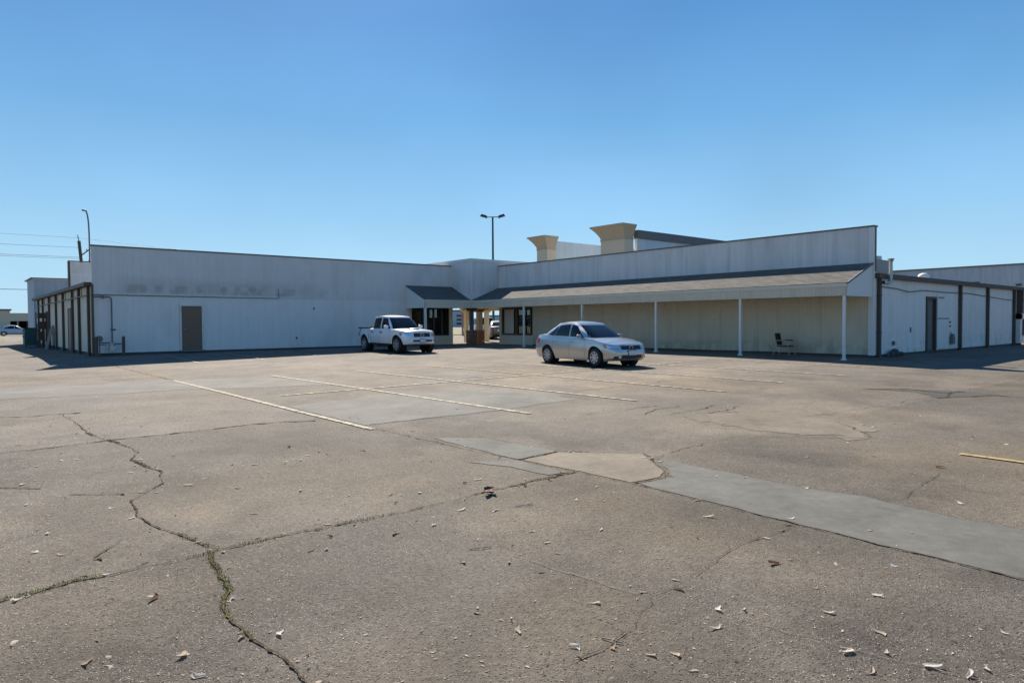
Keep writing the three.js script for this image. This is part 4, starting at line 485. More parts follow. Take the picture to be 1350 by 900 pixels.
function sedanSpec(pm) {
  return {
    w: 1.70, z0: -2.35, z1: 2.18, zf: 1.30, zr: -1.30, wheel: 0.31, arch: 0.365, tyre: 0.195, track: 1.50, spokes: 8, n: 6, crown: 0.045, paint: pm, under: 0.5,
    shoulder: [[-2.36, 0.93], [-2.2, 1.0], [-1.8, 1.02], [-1.2, 1.0], [0, 0.955], [0.8, 0.93], [1.3, 0.885], [1.75, 0.80], [2.0, 0.735], [2.18, 0.68]],
    insetX: [[0.18, 0.07], [0.32, 0.035], [0.55, 0.0], [0.72, 0.005], [0.84, 0.025], [0.95, 0.065], [1.03, 0.10]], insetF: [[0.2, 0.10], [0.3, 0.02], [0.45, 0.0], [0.56, 0.03], [0.68, 0.09], [0.76, 0.15], [0.9, 0.2]], insetB: [[0.2, 0.14], [0.32, 0.03], [0.5, 0], [0.62, 0.03], [0.9, 0.09], [1.0, 0.15]],
    cabin: { yb: 0.90, yr: 1.385, arc: 0.055, wb: 0.80, wr: 0.615, b0: -1.98, b1: 1.12, r0: -1.02, r1: 0.24, bulge: 0.05, n: 5, crown: 0.05 },
    panes: [[[-0.02, 0.14], [0.66, 0.12], [0.20, 0.86], [-0.05, 0.90]], [[-0.92, 0.18], [-0.10, 0.14], [-0.13, 0.90], [-0.72, 0.82]], [[-1.30, 0.24], [-0.97, 0.18], [-0.78, 0.80], [-0.90, 0.74]]],
    screenF: [0.70, 0.545, 0.10, 0.93], screenB: [0.66, 0.50, 0.25, 0.93],
    detail(D) {
      for (const sd of [-1, 1]) {
        const hl = D.nosePatch(D.t, 'headlight', sd * 0.47, sd * 0.765, 0.60, 0.69, CM.lamp, 0.010, 0.605, 0.765); D.nosePatch(hl, 'indicator', sd * 0.765, sd * 0.795, 0.63, 0.735, CM.amber, 0.013);
        D.nosePatch(D.t, 'fog_lamp', sd * 0.50, sd * 0.66, 0.29, 0.36, CM.trim, 0.006); D.nosePatch(D.t, 'fog_lens', sd * 0.46, sd * 0.53, 0.29, 0.36, CM.lamp, 0.012);
        D.tailPatch('tail_light', sd * 0.45, sd * 0.80, 0.72, 0.90, CM.red, 0.012);
        for (const z of [0.05, -0.80]) { const dh = part(D.t, 'door_handle', bx(sd * (D.sideX(z, 0.80) - 0.01), sd * (D.sideX(z, 0.80) + 0.03), 0.785, 0.82, z - 0.09, z + 0.09), pm); }
        for (const z of [0.80, -0.06, -0.98]) D.flank(D.t, 'door_seam', z - 0.006, z + 0.006, 0.27, 0.92, sd, CM.trim, 0.002);
        D.flank(D.t, 'side_moulding', -0.95, 0.78, 0.50, 0.54, sd, pm, 0.014);
        mirror(D, 0.80, 0.985, 0.58, pm, sd);
      }
      const gr = D.nosePatch(D.t, 'grille', -0.40, 0.40, 0.575, 0.70, CM.trim, 0.010); const z = D.frontZ(0, 0.64, 0.02); const em = new THREE.TorusGeometry(0.055, 0.008, 6, 20); em.scale(1.3, 0.9, 1); em.translate(0, 0.64, z); part(gr, 'emblem', em, CM.chrome);
      D.nosePatch(D.t, 'air_intake', -0.42, 0.42, 0.29, 0.40, CM.trim, 0.006); plate(D, 0.47);
      const az = -0.92; part(D.t, 'aerial', rod([0.5, 1.44, az], [0.5, 1.62, az - 0.15], 0.006, 5), CM.trim);
      D.tailPatch('number_plate', -0.2, 0.2, 0.66, 0.78, CM.plate, 0.012);
    }
  };
}
const at = (x, z) => [x, gy(x, z), z];
car(sedanSpec(silver), 'silver four-door sedan parked across the faded bay lines', 'car', at(17.05, -16.25), -0.125, 'parked_car');

function pickupSpec(pm) {
  return {
    w: 1.86, z0: -2.72, z1: 2.48, zf: 1.625, zr: -1.625, wheel: 0.385, arch: 0.47, tyre: 0.25, track: 1.62, spokes: 6, n: 6, crown: 0.05, paint: pm, under: 0.66, rocker: 0.42, floor: 0.36, bed: [-2.5, -1.16],
    sill: [[-2.72, 0.52], [-2.3, 0.50], [-1.0, 0.45], [1.0, 0.43], [2.2, 0.40], [2.48, 0.42]],
    shoulder: [[-2.72, 1.16], [-1.3, 1.16], [-1.1, 1.12], [1.0, 1.10], [1.5, 1.09], [2.1, 1.04], [2.48, 0.985]],
    insetX: [[0.4, 0.06], [0.6, 0.02], [0.8, 0.0], [0.95, 0.02], [1.05, 0.055], [1.16, 0.09]], insetF: [[0.4, 0.06], [0.5, 0.0], [0.62, 0.0], [0.68, 0.06], [0.9, 0.10], [1.05, 0.18]], insetB: [[0.4, 0.05], [0.55, 0.0], [0.7, 0.0], [0.75, 0.06], [1.2, 0.07]],
    cabin: { yb: 1.02, yr: 1.71, arc: 0.03, wb: 0.83, wr: 0.65, b0: -1.14, b1: 1.18, r0: -1.0, r1: 0.34, bulge: 0.04, n: 6, crown: 0.05 },
    panes: [[[0.02, 0.18], [0.83, 0.18], [0.36, 0.88], [0.0, 0.90]], [[-0.85, 0.18], [-0.10, 0.18], [-0.12, 0.90], [-0.80, 0.88]]],
    screenF: [0.73, 0.57, 0.13, 0.93], screenB: [0.66, 0.52, 0.25, 0.88],
    detail(D) {
      for (const sd of [-1, 1]) {
        const hl = D.nosePatch(D.t, 'headlight', sd * 0.50, sd * 0.85, 0.76, 0.93, CM.lamp, 0.012, 0.79, 0.98); D.nosePatch(hl, 'indicator', sd * 0.845, sd * 0.88, 0.83, 0.95, CM.amber, 0.016);
        D.nosePatch(D.t, 'fog_lamp', sd * 0.60, sd * 0.74, 0.545, 0.64, CM.lamp, 0.012); D.tailPatch('tail_light', sd * 0.72, sd * 0.90, 0.76, 1.12, CM.red, 0.012);
        for (const z of [0.12, -0.78]) part(D.t, 'door_handle', bx(sd * (D.sideX(z, 0.96) - 0.01), sd * (D.sideX(z, 0.96) + 0.035), 0.945, 0.985, z - 0.1, z + 0.1), CM.trim);
        for (const z of [0.96, -0.04, -0.93]) D.flank(D.t, 'door_seam', z - 0.007, z + 0.007, 0.50, 1.08, sd, CM.trim, 0.002);
        D.flank(D.t, 'bed_gap', -1.17, -1.14, 0.5, 1.1, sd, CM.under, 0.002);
        for (const [wz] of [[1.625], [-1.625]]) part(D.t, 'wheel_arch', grid(28, 3, (u, v) => { const a = Math.PI * (0.02 + 0.96 * u), r = 0.468 + 0.06 * v, y = 0.385 + r * Math.sin(a), z = wz + r * Math.cos(a); return [sd * (D.sideX(z, Math.min(1.0, Math.max(0.45, y))) + [0.006, 0.035, 0.03, 0.003][Math.round(v * 3)]), Math.max(0.42, y), z]; }), pm);
        mirror(D, 0.86, 1.22, 0.72, pm, sd, 1.35);
        part(D.t, 'bed_rail', bx(sd * 0.78, sd * 0.86, 1.15, 1.195, -2.42, -1.2), CM.trim);
        part(D.t, 'running_board', rod([sd * 0.84, 0.37, -1.0], [sd * 0.84, 0.37, 0.95], 0.04), CM.trim);
      }
      const gr = D.nosePatch(D.t, 'grille', -0.44, 0.44, 0.74, 0.93, CM.trim, 0.014); part(gr, 'grille_surround', merge([0, 1].map(k => grid(14, 2, (u, v) => { const x = lerp(-0.5, 0.5, u), y = (k ? 0.93 : 0.70) + 0.045 * v; return [x, y, D.frontZ(x, y, 0.022)]; })).concat([-1, 1].map(s => grid(2, 8, (u, v) => { const x = s * (0.44 + 0.05 * u), y = lerp(0.72, 0.96, v); return [x, y, D.frontZ(x, y, 0.02)]; })))), pm);
      const z = D.frontZ(0, 0.84, 0.03), em = new THREE.TorusGeometry(0.07, 0.012, 6, 20); em.scale(1.3, 0.9, 1); em.translate(0, 0.84, z); part(gr, 'emblem', em, CM.chrome);
      part(gr, 'grille_bar', merge([0.80, 0.86].map(y => grid(14, 1, (u, v) => { const x = lerp(-0.43, 0.43, u); return [x, y + 0.015 * v, D.frontZ(x, y, 0.018)]; }))), CM.pipe || CM.trim);
      D.nosePatch(D.t, 'air_intake', -0.50, 0.50, 0.53, 0.615, CM.trim, 0.010); plate(D, 0.57, 0.02);
      D.nosePatch(D.t, 'skid_valance', -0.70, 0.70, 0.36, 0.43, CM.trim, -0.06);
      part(D.t, 'bed_liner', merge([bx(-0.76, 0.76, 0.74, 0.78, -2.5, -1.18), bx(-0.76, -0.73, 0.74, 1.15, -2.44, -1.18), bx(0.73, 0.76, 0.74, 1.15, -2.44, -1.18), bx(-0.72, 0.72, 0.74, 1.15, -2.52, -2.48), bx(-0.8, 0.8, 0.74, 1.15, -1.2, -1.17)]), CM.trim);
      part(D.t, 'hood_scoop', (() => { const q = new THREE.SphereGeometry(1, 18, 10); q.scale(0.30, 0.035, 0.26); q.translate(0, 1.13, 1.75); return q; })(), pm);
    }
  };
}
car(pickupSpec(whitePaint), 'white double-cab pickup truck with open bed parked beside the long white wall', 'pickup truck', at(17.05, -29.3), -0.015, 'pickup_truck');

function suvSpec(pm) {
  return { ...sedanSpec(pm), w: 1.88, z0: -2.45, z1: 2.35, zf: 1.4, zr: -1.4, wheel: 0.37, arch: 0.44, tyre: 0.24, track: 1.62, spokes: 5, n: 5.5, under: 0.6, seg: 200,
    shoulder: [[-2.45, 1.10], [0, 1.10], [1.0, 1.08], [1.8, 1.02], [2.35, 0.92]], insetX: [[0.25, 0.06], [0.7, 0], [1.1, 0.07]], insetF: [[0.25, 0.06], [0.5, 0], [0.9, 0.12]], insetB: [[0.25, 0.06], [0.5, 0], [1.1, 0.08]],
    cabin: { yb: 1.02, yr: 1.78, wb: 0.86, wr: 0.68, b0: -2.34, b1: 1.2, r0: -2.1, r1: 0.35, bulge: 0.03, n: 6, crown: 0.04 }, panes: [[[0.02, 0.18], [0.83, 0.18], [0.36, 0.88], [0.0, 0.90]], [[-0.95, 0.18], [-0.10, 0.18], [-0.12, 0.90], [-0.92, 0.88]], [[-1.85, 0.2], [-1.02, 0.18], [-1.0, 0.88], [-1.75, 0.85]]], screenF: [0.74, 0.58, 0.13, 0.93], screenB: [0.68, 0.58, 0.2, 0.9],
    detail(D) { for (const sd of [-1, 1]) { D.nosePatch(D.t, 'headlight', sd * 0.5, sd * 0.85, 0.75, 0.92, CM.lamp, 0.01); D.tailPatch('tail_light', sd * 0.7, sd * 0.88, 0.75, 1.1, CM.red, 0.012); mirror(D, 0.86, 1.2, 0.75, pm, sd, 1.2); } D.tailPatch('number_plate', -0.2, 0.2, 0.8, 0.92, CM.plate, 0.012); D.tailPatch('bumper', -0.8, 0.8, 0.42, 0.56, CM.trim, 0.03); } };
}
car(suvSpec(paint([0.76, 0.76, 0.75])), 'white sport utility vehicle seen through the corner passage beside a dark sedan', 'car', at(35.7, -47.2), Math.PI - 0.35, 'parked_car');
{ const s = { ...sedanSpec(paint([0.012, 0.014, 0.017])), seg: 200 }; car(s, 'dark charcoal sedan with red tail lights seen through the corner passage', 'car', at(34.15, -42.6), Math.PI - 0.6, 'parked_car'); }
{ const s = { ...sedanSpec(paint([0.34, 0.42, 0.52])), seg: 160 }; car(s, 'pale blue sedan parked across the road before the low beige building', 'car', at(7.4, -117.5), Math.PI / 2, 'parked_car'); }

// ---------------------------------------------------------------- patio chair under the canopy
{
  const c = thing('patio_chair', 'metal-framed patio chair with dark sling seat under the walkway canopy', 'chair', [25.9, gy(25.9, -13.85), -13.85], 0.02); c.scale.setScalar(0.88);
  const fm = mat([0.46, 0.40, 0.31], 0.5), sl = mat([0.035, 0.024, 0.018], 0.9), r = 0.017;
  part(c, 'seat', bx(-0.25, 0.25, 0.375, 0.445, -0.24, 0.27), sl);
  part(c, 'backrest', grid(8, 8, (u, v) => [lerp(-0.25, 0.25, u), lerp(0.44, 0.98, v), lerp(-0.24, -0.36, v) - 0.03 * Math.sin(Math.PI * u)]), sl);
  for (const s of [-1, 1]) {
    part(c, 'side_frame', tube([[s * 0.27, 1.0, -0.37], [s * 0.27, 0.72, -0.31], [s * 0.27, 0.44, -0.24], [s * 0.27, 0.44, 0.0], [s * 0.27, 0.455, 0.28]], r), fm);
    part(c, 'leg', tube([[s * 0.29, 0.0, 0.36], [s * 0.29, 0.40, 0.29], [s * 0.29, 0.64, 0.26]], r), fm);
    part(c, 'leg', tube([[s * 0.29, 0.0, -0.42], [s * 0.28, 0.25, -0.33], [s * 0.27, 0.46, -0.25]], r), fm);
    part(c, 'armrest', tube([[s * 0.29, 0.62, 0.27], [s * 0.30, 0.665, 0.2], [s * 0.30, 0.67, -0.05], [s * 0.29, 0.66, -0.22], [s * 0.275, 0.62, -0.31]], 0.022), s < 0 ? fm : sl);
  }
  part(c, 'cross_bar', merge([rod([-0.27, 1.0, -0.37], [0.27, 1.0, -0.37], r), rod([-0.27, 0.44, 0.28], [0.27, 0.44, 0.28], r), rod([-0.27, 0.43, -0.24], [0.27, 0.43, -0.24], r)]), fm);
}
// ---------------------------------------------------------------- gas meter on the long wall
{
  const m = thing('gas_meter', 'grey gas meter and riser pipes between two rusty posts at the white wall', 'gas meter', [5.7, gy(5.7, -34.7), -34.7]);
  const z = -34.85, pm = M.pipe;
  wpart(m, 'riser', merge([rod([5.72, 0.5, z], [5.72, 2.75, z], 0.035), rod([5.72, 2.75, z], [5.66, 2.84, z], 0.035), rod([5.66, 2.84, z], [5.03, 2.86, z - 0.12], 0.03), rod([5.66, 1.38, z], [5.86, 1.38, z], 0.045)]), pm);
  wpart(m, 'meter_body', merge([bx(5.6, 5.82, 0.42, 0.66, z - 0.08, z + 0.1), cyl(0.11, 0.11, 0.06, 5.71, 0.66, z), cyl(0.06, 0.06, 0.1, 5.71, 0.70, z)]), M.steel);
  const rg = new THREE.CylinderGeometry(0.14, 0.14, 0.06, 18); rg.rotateX(Math.PI / 2); rg.translate(5.22, 0.98, z); wpart(m, 'regulator', rg, pm);
  wpart(m, 'pipework', merge([rod([5.22, 0.25, z], [5.22, 0.95, z], 0.025), rod([5.22, 0.80, z], [5.62, 0.80, z], 0.025), rod([5.82, 0.74, z], [6.1, 0.74, z], 0.025), rod([5.1, 0.72, z], [5.5, 0.72, z], 0.02)]), pm);
}
const rusty = mat([0.13, 0.085, 0.065], 0.9);
for (const [x, l] of [[5.07, 'short rusty steel post at the corner of the white wall'], [6.12, 'short rusty steel post beside the gas meter away from the corner']]) { const g = merge([cyl(0.065, 0.065, 0.85, 0, 0, 0), new THREE.SphereGeometry(0.065, 12, 6, 0, 6.3, 0, 1.57).translate(0, 0.85, 0)]); const o = top('guard_post', g, rusty, l, 'post', 'guard posts at the gas meter'); o.position.set(x, gy(x, -34.6) - 0.02, -34.6); }
// ---------------------------------------------------------------- bin and clutter along the cream side
{
  const d = thing('dumpster', 'dark teal steel dumpster beside the cream building side', 'dumpster', [4.4, gy(4.4, -55.5), -55.5]), tm = mat([0.02, 0.085, 0.085], 0.6);
  const s = new THREE.Shape([[-0.85, 0.15], [0.85, 0.15], [0.9, 1.15], [-0.9, 1.35]].map(p => new THREE.Vector2(...p))), g = new THREE.ExtrudeGeometry(s, { depth: 1.8, bevelEnabled: false }); g.rotateY(Math.PI / 2); g.translate(-0.9, 0, 0);
  d.scale.set(0.48, 0.9, 0.8); part(d, 'bin_body', g, tm); part(d, 'lid', bx(-0.95, 0.95, 1.28, 1.34, -0.95, 0.95).rotateX(-0.11), CM.trim); for (const x of [-0.93, 0.93]) part(d, 'lifting_pocket', bx(x - 0.06, x + 0.06, 0.7, 0.85, -0.6, 0.6), tm); for (const [x, z] of [[-0.7, -0.7], [0.7, -0.7], [-0.7, 0.7], [0.7, 0.7]]) part(d, 'wheel', new THREE.CylinderGeometry(0.09, 0.09, 0.05, 12).rotateZ(1.57).translate(x, 0.09, z), CM.rubber);
}
{ const r = rng(12); for (let k = 0; k < 3; k++) { const z = -49.9 + k * 0.5, b = thing('leaning_board', 'weathered board leaning against the cream side wall', 'board', [4.62, gy(4.62, z), z], 0, 'boards leaning on the side wall'); const h = 1.25 + 0.4 * r(); part(b, 'plank', bx(-0.02, 0.02, 0, h, -0.2, 0.2).rotateZ(-0.24).rotateX((r() - 0.5) * 0.2), M.wood); part(b, 'batten', bx(-0.05, -0.021, 0.2, 0.28, -0.2, 0.2).rotateZ(-0.25), M.wood); } }
{ const p = thing('storage_rack', 'brown rusty rack of old equipment against the cream side wall', 'rack', [4.72, gy(4.72, -53), -53]); p.scale.x = 0.85; for (const z of [-0.7, 0.7]) for (const x of [-0.25, 0.25]) part(p, 'upright', bx(x - 0.03, x + 0.03, 0, 2.3, z - 0.03, z + 0.03), M.brown); for (const y of [0.5, 1.2, 1.9]) part(p, 'shelf', bx(-0.25, 0.25, y, y + 0.04, -0.7, 0.7), M.brown); for (const [y, z, w, h] of [[0.54, -0.3, 0.5, 0.5], [1.24, 0.2, 0.6, 0.45], [1.24, -0.45, 0.3, 0.3], [1.94, 0, 0.7, 0.3]]) part(p, 'crate', bx(-0.22, 0.22, y, y + h, z - w / 2, z + w / 2), rusty); }

// ---------------------------------------------------------------- buildings farther off
{ // store fronts with flared cornices beyond the canopy wing
  const b = thing('tall_store_front', 'tall tan store front with two flared cornice piers and pale metal side walls', 'building', [52, 0.2, -44]);
  const X0 = 46; 
  const pier = (z0, z1, depth, shaftY) => {
    const p = wpart(b, 'pier', bx(X0, X0 + depth, 0, shaftY, z0, z1), M.tanPale);
    // flared cornice
    const steps = 8, gs = []; for (let k = 0; k < steps; k++) { const t0 = k / steps, t1 = (k + 1) / steps, o0 = 0.66 * Math.pow(t0, 1.5), o1 = 0.66 * Math.pow(t1, 1.5), y0 = shaftY + 1.05 * t0, y1 = shaftY + 1.05 * t1; gs.push(grid(1, 1, (u, v) => [X0 - lerp(o0, o1, v), lerp(y0, y1, v), u ? z1 + lerp(o0, o1, v) * 0.6 : z0 - lerp(o0, o1, v)]), grid(1, 1, (u, v) => [u ? X0 + depth : X0 - lerp(o0, o1, v), lerp(y0, y1, v), z1 + lerp(o0, o1, v) * 0.6]), grid(1, 1, (u, v) => [u ? X0 + depth : X0 - lerp(o0, o1, v), lerp(y0, y1, v), z0 - lerp(o0, o1, v)])); }
    wpart(p, 'cornice', merge(gs), M.tan); wpart(p, 'cornice_cap', bx(X0 - 0.72, X0 + depth, shaftY + 1.05, shaftY + 1.2, z0 - 0.72, z1 + 0.42), M.tan); wpart(p, 'neck_band', bx(X0 - 0.05, X0 + depth, shaftY - 0.12, shaftY, z0 - 0.05, z1 + 0.05), M.tan);
    wpart(p, 'pier_reveal', bx(X0 + 0.0, X0 + depth, 0, shaftY - 0.12, z1, z1 + 0.02), M.tanPale);
  };
  pier(-51.0, -49.5, 1.2, 8.95); pier(-42.3, -39.5, 1.2, 9.0);
  wpart(b, 'side_wall', bx(X0 + 1.2, X0 + 21, 0, 9.75, -49.9, -49.6), M.white);
  siding(b, 'wall_panel', [X0 + 1.2, 0, -49.6], [1, 0, 0], [0, 0, 1], 0, 20, 4.5, 9.7, 2, 0.4, 0.015, 0.1, M.paleBlue, 0.02);
  siding(b, 'wall_panel', [X0 + 1.5, 0, -39.3], [1, 0, 0], [0, 0, 1], 0, 24, 4.5, 9.0, 2, 0.4, 0.015, 0.1, M.paleBlue, 0.02);
  wpart(b, 'side_wall', bx(X0 + 1.5, X0 + 26, 0, 9.0, -39.6, -39.3), M.white);
  wpart(b, 'roof_edge', bx(X0 + 1.5, X0 + 26, 9.0, 9.75, -39.7, -39.15), M.roofGrey);
  wpart(b, 'front_wall', bx(X0 + 0.3, X0 + 0.6, 0, 7.2, -49.5, -42.3), M.tanPale);
}
{ // long wall of the next wing, beyond the low roof
  const b = thing('far_wing', 'long bluish grey stained building wall behind the low brown-guttered roof', 'building', [62, 0.2, -14]);
  wpart(b, 'wall', bx(60.06, 60.4, 0, 5.55, -36, 12), M.white); siding(b, 'wall_panel', [60.06, 0, 12], [0, 0, -1], [-1, 0, 0], 0, 48, 0.2, 5.55, 2.0, 0.4, 0.015, 0.08, M.blueWall, 0.02); wpart(b, 'wall_cap', bx(59.95, 60.45, 5.55, 5.66, -36, 12), M.cap);
  const r = rng(5); for (let k = 0; k < 16; k++) { const z = -23 + k * 0.85 + r(), y = 3.9 + 0.5 * r(); wpart(b, 'rust_bracket', bx(59.95, 60.04, y, y + 0.14, z, z + 0.3 + 0.4 * r()), M.brown); }
  wpart(b, 'return_wall', bx(47.6, 60, 0, 2.6, -9.2, -9.0), M.tanPale);
}
{ // roof equipment on the canopy wing
  const u = thing('rooftop_unit', 'grey rooftop air conditioning unit on the low roof near the parapet end', 'air conditioner', [32.6, 3.32, -13.4]); part(u, 'cabinet', bx(-1.3, 1.1, 0.15, 1.0, -0.6, 0.6), mat([0.26, 0.27, 0.26], 0.6)); part(u, 'fan_cowl', cyl(0.35, 0.35, 0.22, 0.5, 1.0, 0, 20), M.steel); part(u, 'curb', bx(-1.1, 0.9, 0, 0.15, -0.5, 0.5), M.pipe); for (let k = 0; k < 6; k++) part(u, 'louvre', bx(-1.31, -1.302, 0.3 + k * 0.1, 0.36 + k * 0.1, -0.5, 0.5), M.pipe);
  const v = thing('vent_pipe', 'galvanised vent pipe elbow rising past the brown gutter', 'vent pipe', [27.2, 2.9, -10.5]); wpart(v, 'elbow', tube([[26.9, 3.0, -10.52], [27.1, 2.98, -10.45], [27.26, 3.05, -10.42], [27.3, 3.3, -10.42], [27.3, 3.82, -10.42]], 0.065, 12, 30), M.steel); wpart(v, 'vent_cap', merge([cyl(0.07, 0.12, 0.12, 27.3, 3.78, -10.42)]), M.steel);
  const w = thing('vent_pipe', 'short thick vent pipe standing on the roof behind the elbow pipe', 'vent pipe', [27.6, 3.3, -12]); part(w, 'stack', cyl(0.13, 0.13, 0.75, 0, 0, 0), M.steel); part(w, 'vent_cap', cyl(0.2, 0.16, 0.14, 0, 0.75, 0), M.steel);
  const t = thing('turbine_vent', 'small white roof vent on the low roof edge above the side doorway', 'vent', [35.2, 3.3, -12]); part(t, 'neck', cyl(0.12, 0.12, 0.2, 0, 0, 0), M.steel); part(t, 'head', new THREE.SphereGeometry(0.24, 14, 8).scale(1, 0.7, 1).translate(0, 0.32, 0), M.white);
}
{ // rear store behind the long wing
  const b = thing('rear_store', 'bluish grey store wall with flat top rising behind the cream building side', 'building', [15, 0.15, -63]); wpart(b, 'wall', bx(5.03, 24, 0, 5.0, -66, -61), M.blueWall); wpart(b, 'parapet', bx(5.0, 24, 5.0, 5.05, -66.1, -60.97), M.right); wpart(b, 'wall_cap', bx(4.85, 24, 5.05, 5.12, -66.1, -60.85), M.cap);
}
{ // low building over the road
  const b = thing('low_beige_building', 'low beige building with one dark open bay across the road', 'building', [5, 0.1, -138]); const z = -136;
  wpart(b, 'wall', merge([bx(-25, 8.0, 0, 4.0, z - 6, z), bx(10.4, 30, 0, 3.6, z - 6, z), bx(8.0, 10.4, 2.3, 3.6, z - 6, z)]), M.tanPale); wpart(b, 'roof_edge', bx(-25.2, 8.2, 4.0, 4.25, z - 6, z + 0.2), M.cap); wpart(b, 'bay_back', bx(8, 10.4, 0, 2.4, z - 6, z - 5.8), M.dark); wpart(b, 'pillar', bx(8.9, 9.1, 0, 2.3, z - 0.5, z - 0.2), M.tan);
  for (const x of [-6, -2, 2, 5]) { const w = wpart(b, 'window', bx(x, x + 1.6, 1.0, 2.4, z + 0.01, z + 0.03), carGlass); wpart(w, 'frame', bx(x - 0.1, x + 1.7, 0.9, 0.99, z, z + 0.1), M.white); }
}
{ // far buildings glimpsed through the passage
  const blue = mat([0.40, 0.45, 0.50], 0.9);
  for (const [x0, x1, z, h, l] of [[131, 138, -186, 13, 'distant blue-grey mid-rise building seen through the passage'], [150, 172, -186, 9, 'distant long blue-grey building seen through the passage beside the pole']]) { const b = thing('distant_building', l, 'building', [(x0 + x1) / 2, 0.1, z]); wpart(b, 'wall', bx(x0, x1, 0, h * 0.42, z - 8, z), blue); wpart(b, 'roof', bx(x0 - 0.3, x1 + 0.3, h * 0.42, h * 0.42 + 0.4, z - 8.3, z + 0.3), M.roofGrey); for (let k = 0; k < 3; k++) wpart(b, 'window_band', bx(x0 + 0.4, x1 - 0.4, 1 + k * 1.3, 1.6 + k * 1.3, z + 0.01, z + 0.05), carGlass); }
}
// ---------------------------------------------------------------- verge, signs, poles and wires
{ const gr = new THREE.MeshStandardMaterial({ map: tex(128, 128, (i, j) => { const n = fbm(i / 6, j / 6, 4, 0); return [0.12 + 0.1 * n, 0.115 + 0.09 * n, 0.045 + 0.03 * n]; }), roughness: 1 });
  const v1 = new THREE.PlaneGeometry(160, 12); v1.rotateX(-Math.PI / 2); v1.translate(-10, 0.16, -108); struct('grass_verge', v1, gr);
  const v2 = new THREE.PlaneGeometry(40, 4.5); v2.rotateX(-Math.PI / 2); v2.rotateY(0.9); v2.translate(55, 0.32, -76); struct('grass_verge', v2, gr); }
{ const s = thing('pylon_sign', 'tan brick sign pier standing beyond the corner passage', 'sign', [41, gy(41, -56.2), -56.2]); part(s, 'pier', bx(-0.4, 0.4, 0, 3.0, -0.4, 0.4), mat([0.33, 0.2, 0.16], 0.9)); part(s, 'pier_cap', bx(-0.5, 0.5, 3.0, 3.15, -0.5, 0.5), M.tanPale); part(s, 'sign_box', bx(-0.3, 2.2, 2.4, 3.3, -0.2, 0.2), mat([0.45, 0.33, 0.30], 0.8)); 
  const y = top('yellow_bollard', merge([cyl(0.1, 0.1, 1.0, 0, 0, 0), new THREE.SphereGeometry(0.1, 12, 6, 0, 6.3, 0, 1.57).translate(0, 1.0, 0)]), mat([0.6, 0.38, 0.02], 0.6), 'yellow bollard beside the tan sign pier beyond the passage', 'bollard'); y.position.set(38.9, gy(38.9, -53.2), -53.2); }
{ // twin-head car park lamp
  const l = thing('lamp_post', 'tall dark lamp post with two angled heads above the white tower', 'lamp post', [36.3, gy(36, -45.9), -45.9]); const h = 10.4, dk = mat([0.05, 0.055, 0.06], 0.5, { metalness: 0.3 });
  part(l, 'pole', cyl(0.11, 0.075, h, 0, 0, 0), dk); part(l, 'cross_arm', merge([rod([-0.5, h, -0.42], [0.5, h, 0.42], 0.04)]), dk); part(l, 'base', cyl(0.3, 0.3, 0.6, 0, 0, 0), M.concrete);
  for (const s of [-1, 1]) { const g = new THREE.BoxGeometry(0.62, 0.2, 0.42, 2, 1, 1); const p = g.attributes.position; for (let i = 0; i < p.count; i++) if (p.getY(i) > 0) { p.setX(i, p.getX(i) * 0.75); p.setZ(i, p.getZ(i) * 0.7); } g.computeVertexNormals(); g.rotateZ(s * 0.3); const hd = part(l, 'lamp_head', g, dk, [s * 0.58, h + 0.08, s * 0.48]); hd.rotation.y = -0.7; part(hd, 'lens', bx(-0.24, 0.24, -0.115, -0.105, -0.15, 0.15).rotateZ(s * 0.3), M.steel); }
}
{ const l = thing('street_lamp', 'slender street lamp with a curved arm behind the long white wall', 'street lamp', [10.25, gy(10, -72.5), -72.5]); part(l, 'pole', tube([[0, 0, 0], [0, 9.6, 0], [-0.03, 10.8, 0], [-0.10, 11.5, -0.03], [-0.2, 11.85, -0.08]], 0.065, 8, 40), M.pipe); part(l, 'lamp_head', new THREE.SphereGeometry(1, 14, 8).scale(0.22, 0.09, 0.14).translate(-0.33, 11.88, -0.14), M.pipe); part(l, 'base', cyl(0.22, 0.2, 0.5, 0, 0, 0), M.concrete); }
{ const l = thing('utility_pole', 'leaning wooden utility pole with cross arm and insulators carrying the wires', 'utility pole', [11.5, gy(11, -82.5), -82.5]); const top1 = [-0.75, 10.1, 0]; part(l, 'pole', rod([0, 0, 0], top1, 0.15), M.brown); part(l, 'cross_arm', rod([-0.6, 8.6, 0], [0.5, 9.6, 0.3], 0.06), M.brown); part(l, 'insulator', merge([cyl(0.06, 0.05, 0.2, 0.45, 9.6, 0.28), cyl(0.06, 0.05, 0.2, -0.1, 9.1, 0.14)]), M.steel); part(l, 'ground_wire', tube([[0.45, 9.5, 0.3], [0.2, 8.6, 0.2], [-0.1, 7.6, 0]], 0.02, 5), M.pipe); part(l, 'pole_top', rod(top1, [top1[0] - 0.12, 10.7, 0], 0.04), M.brown); }
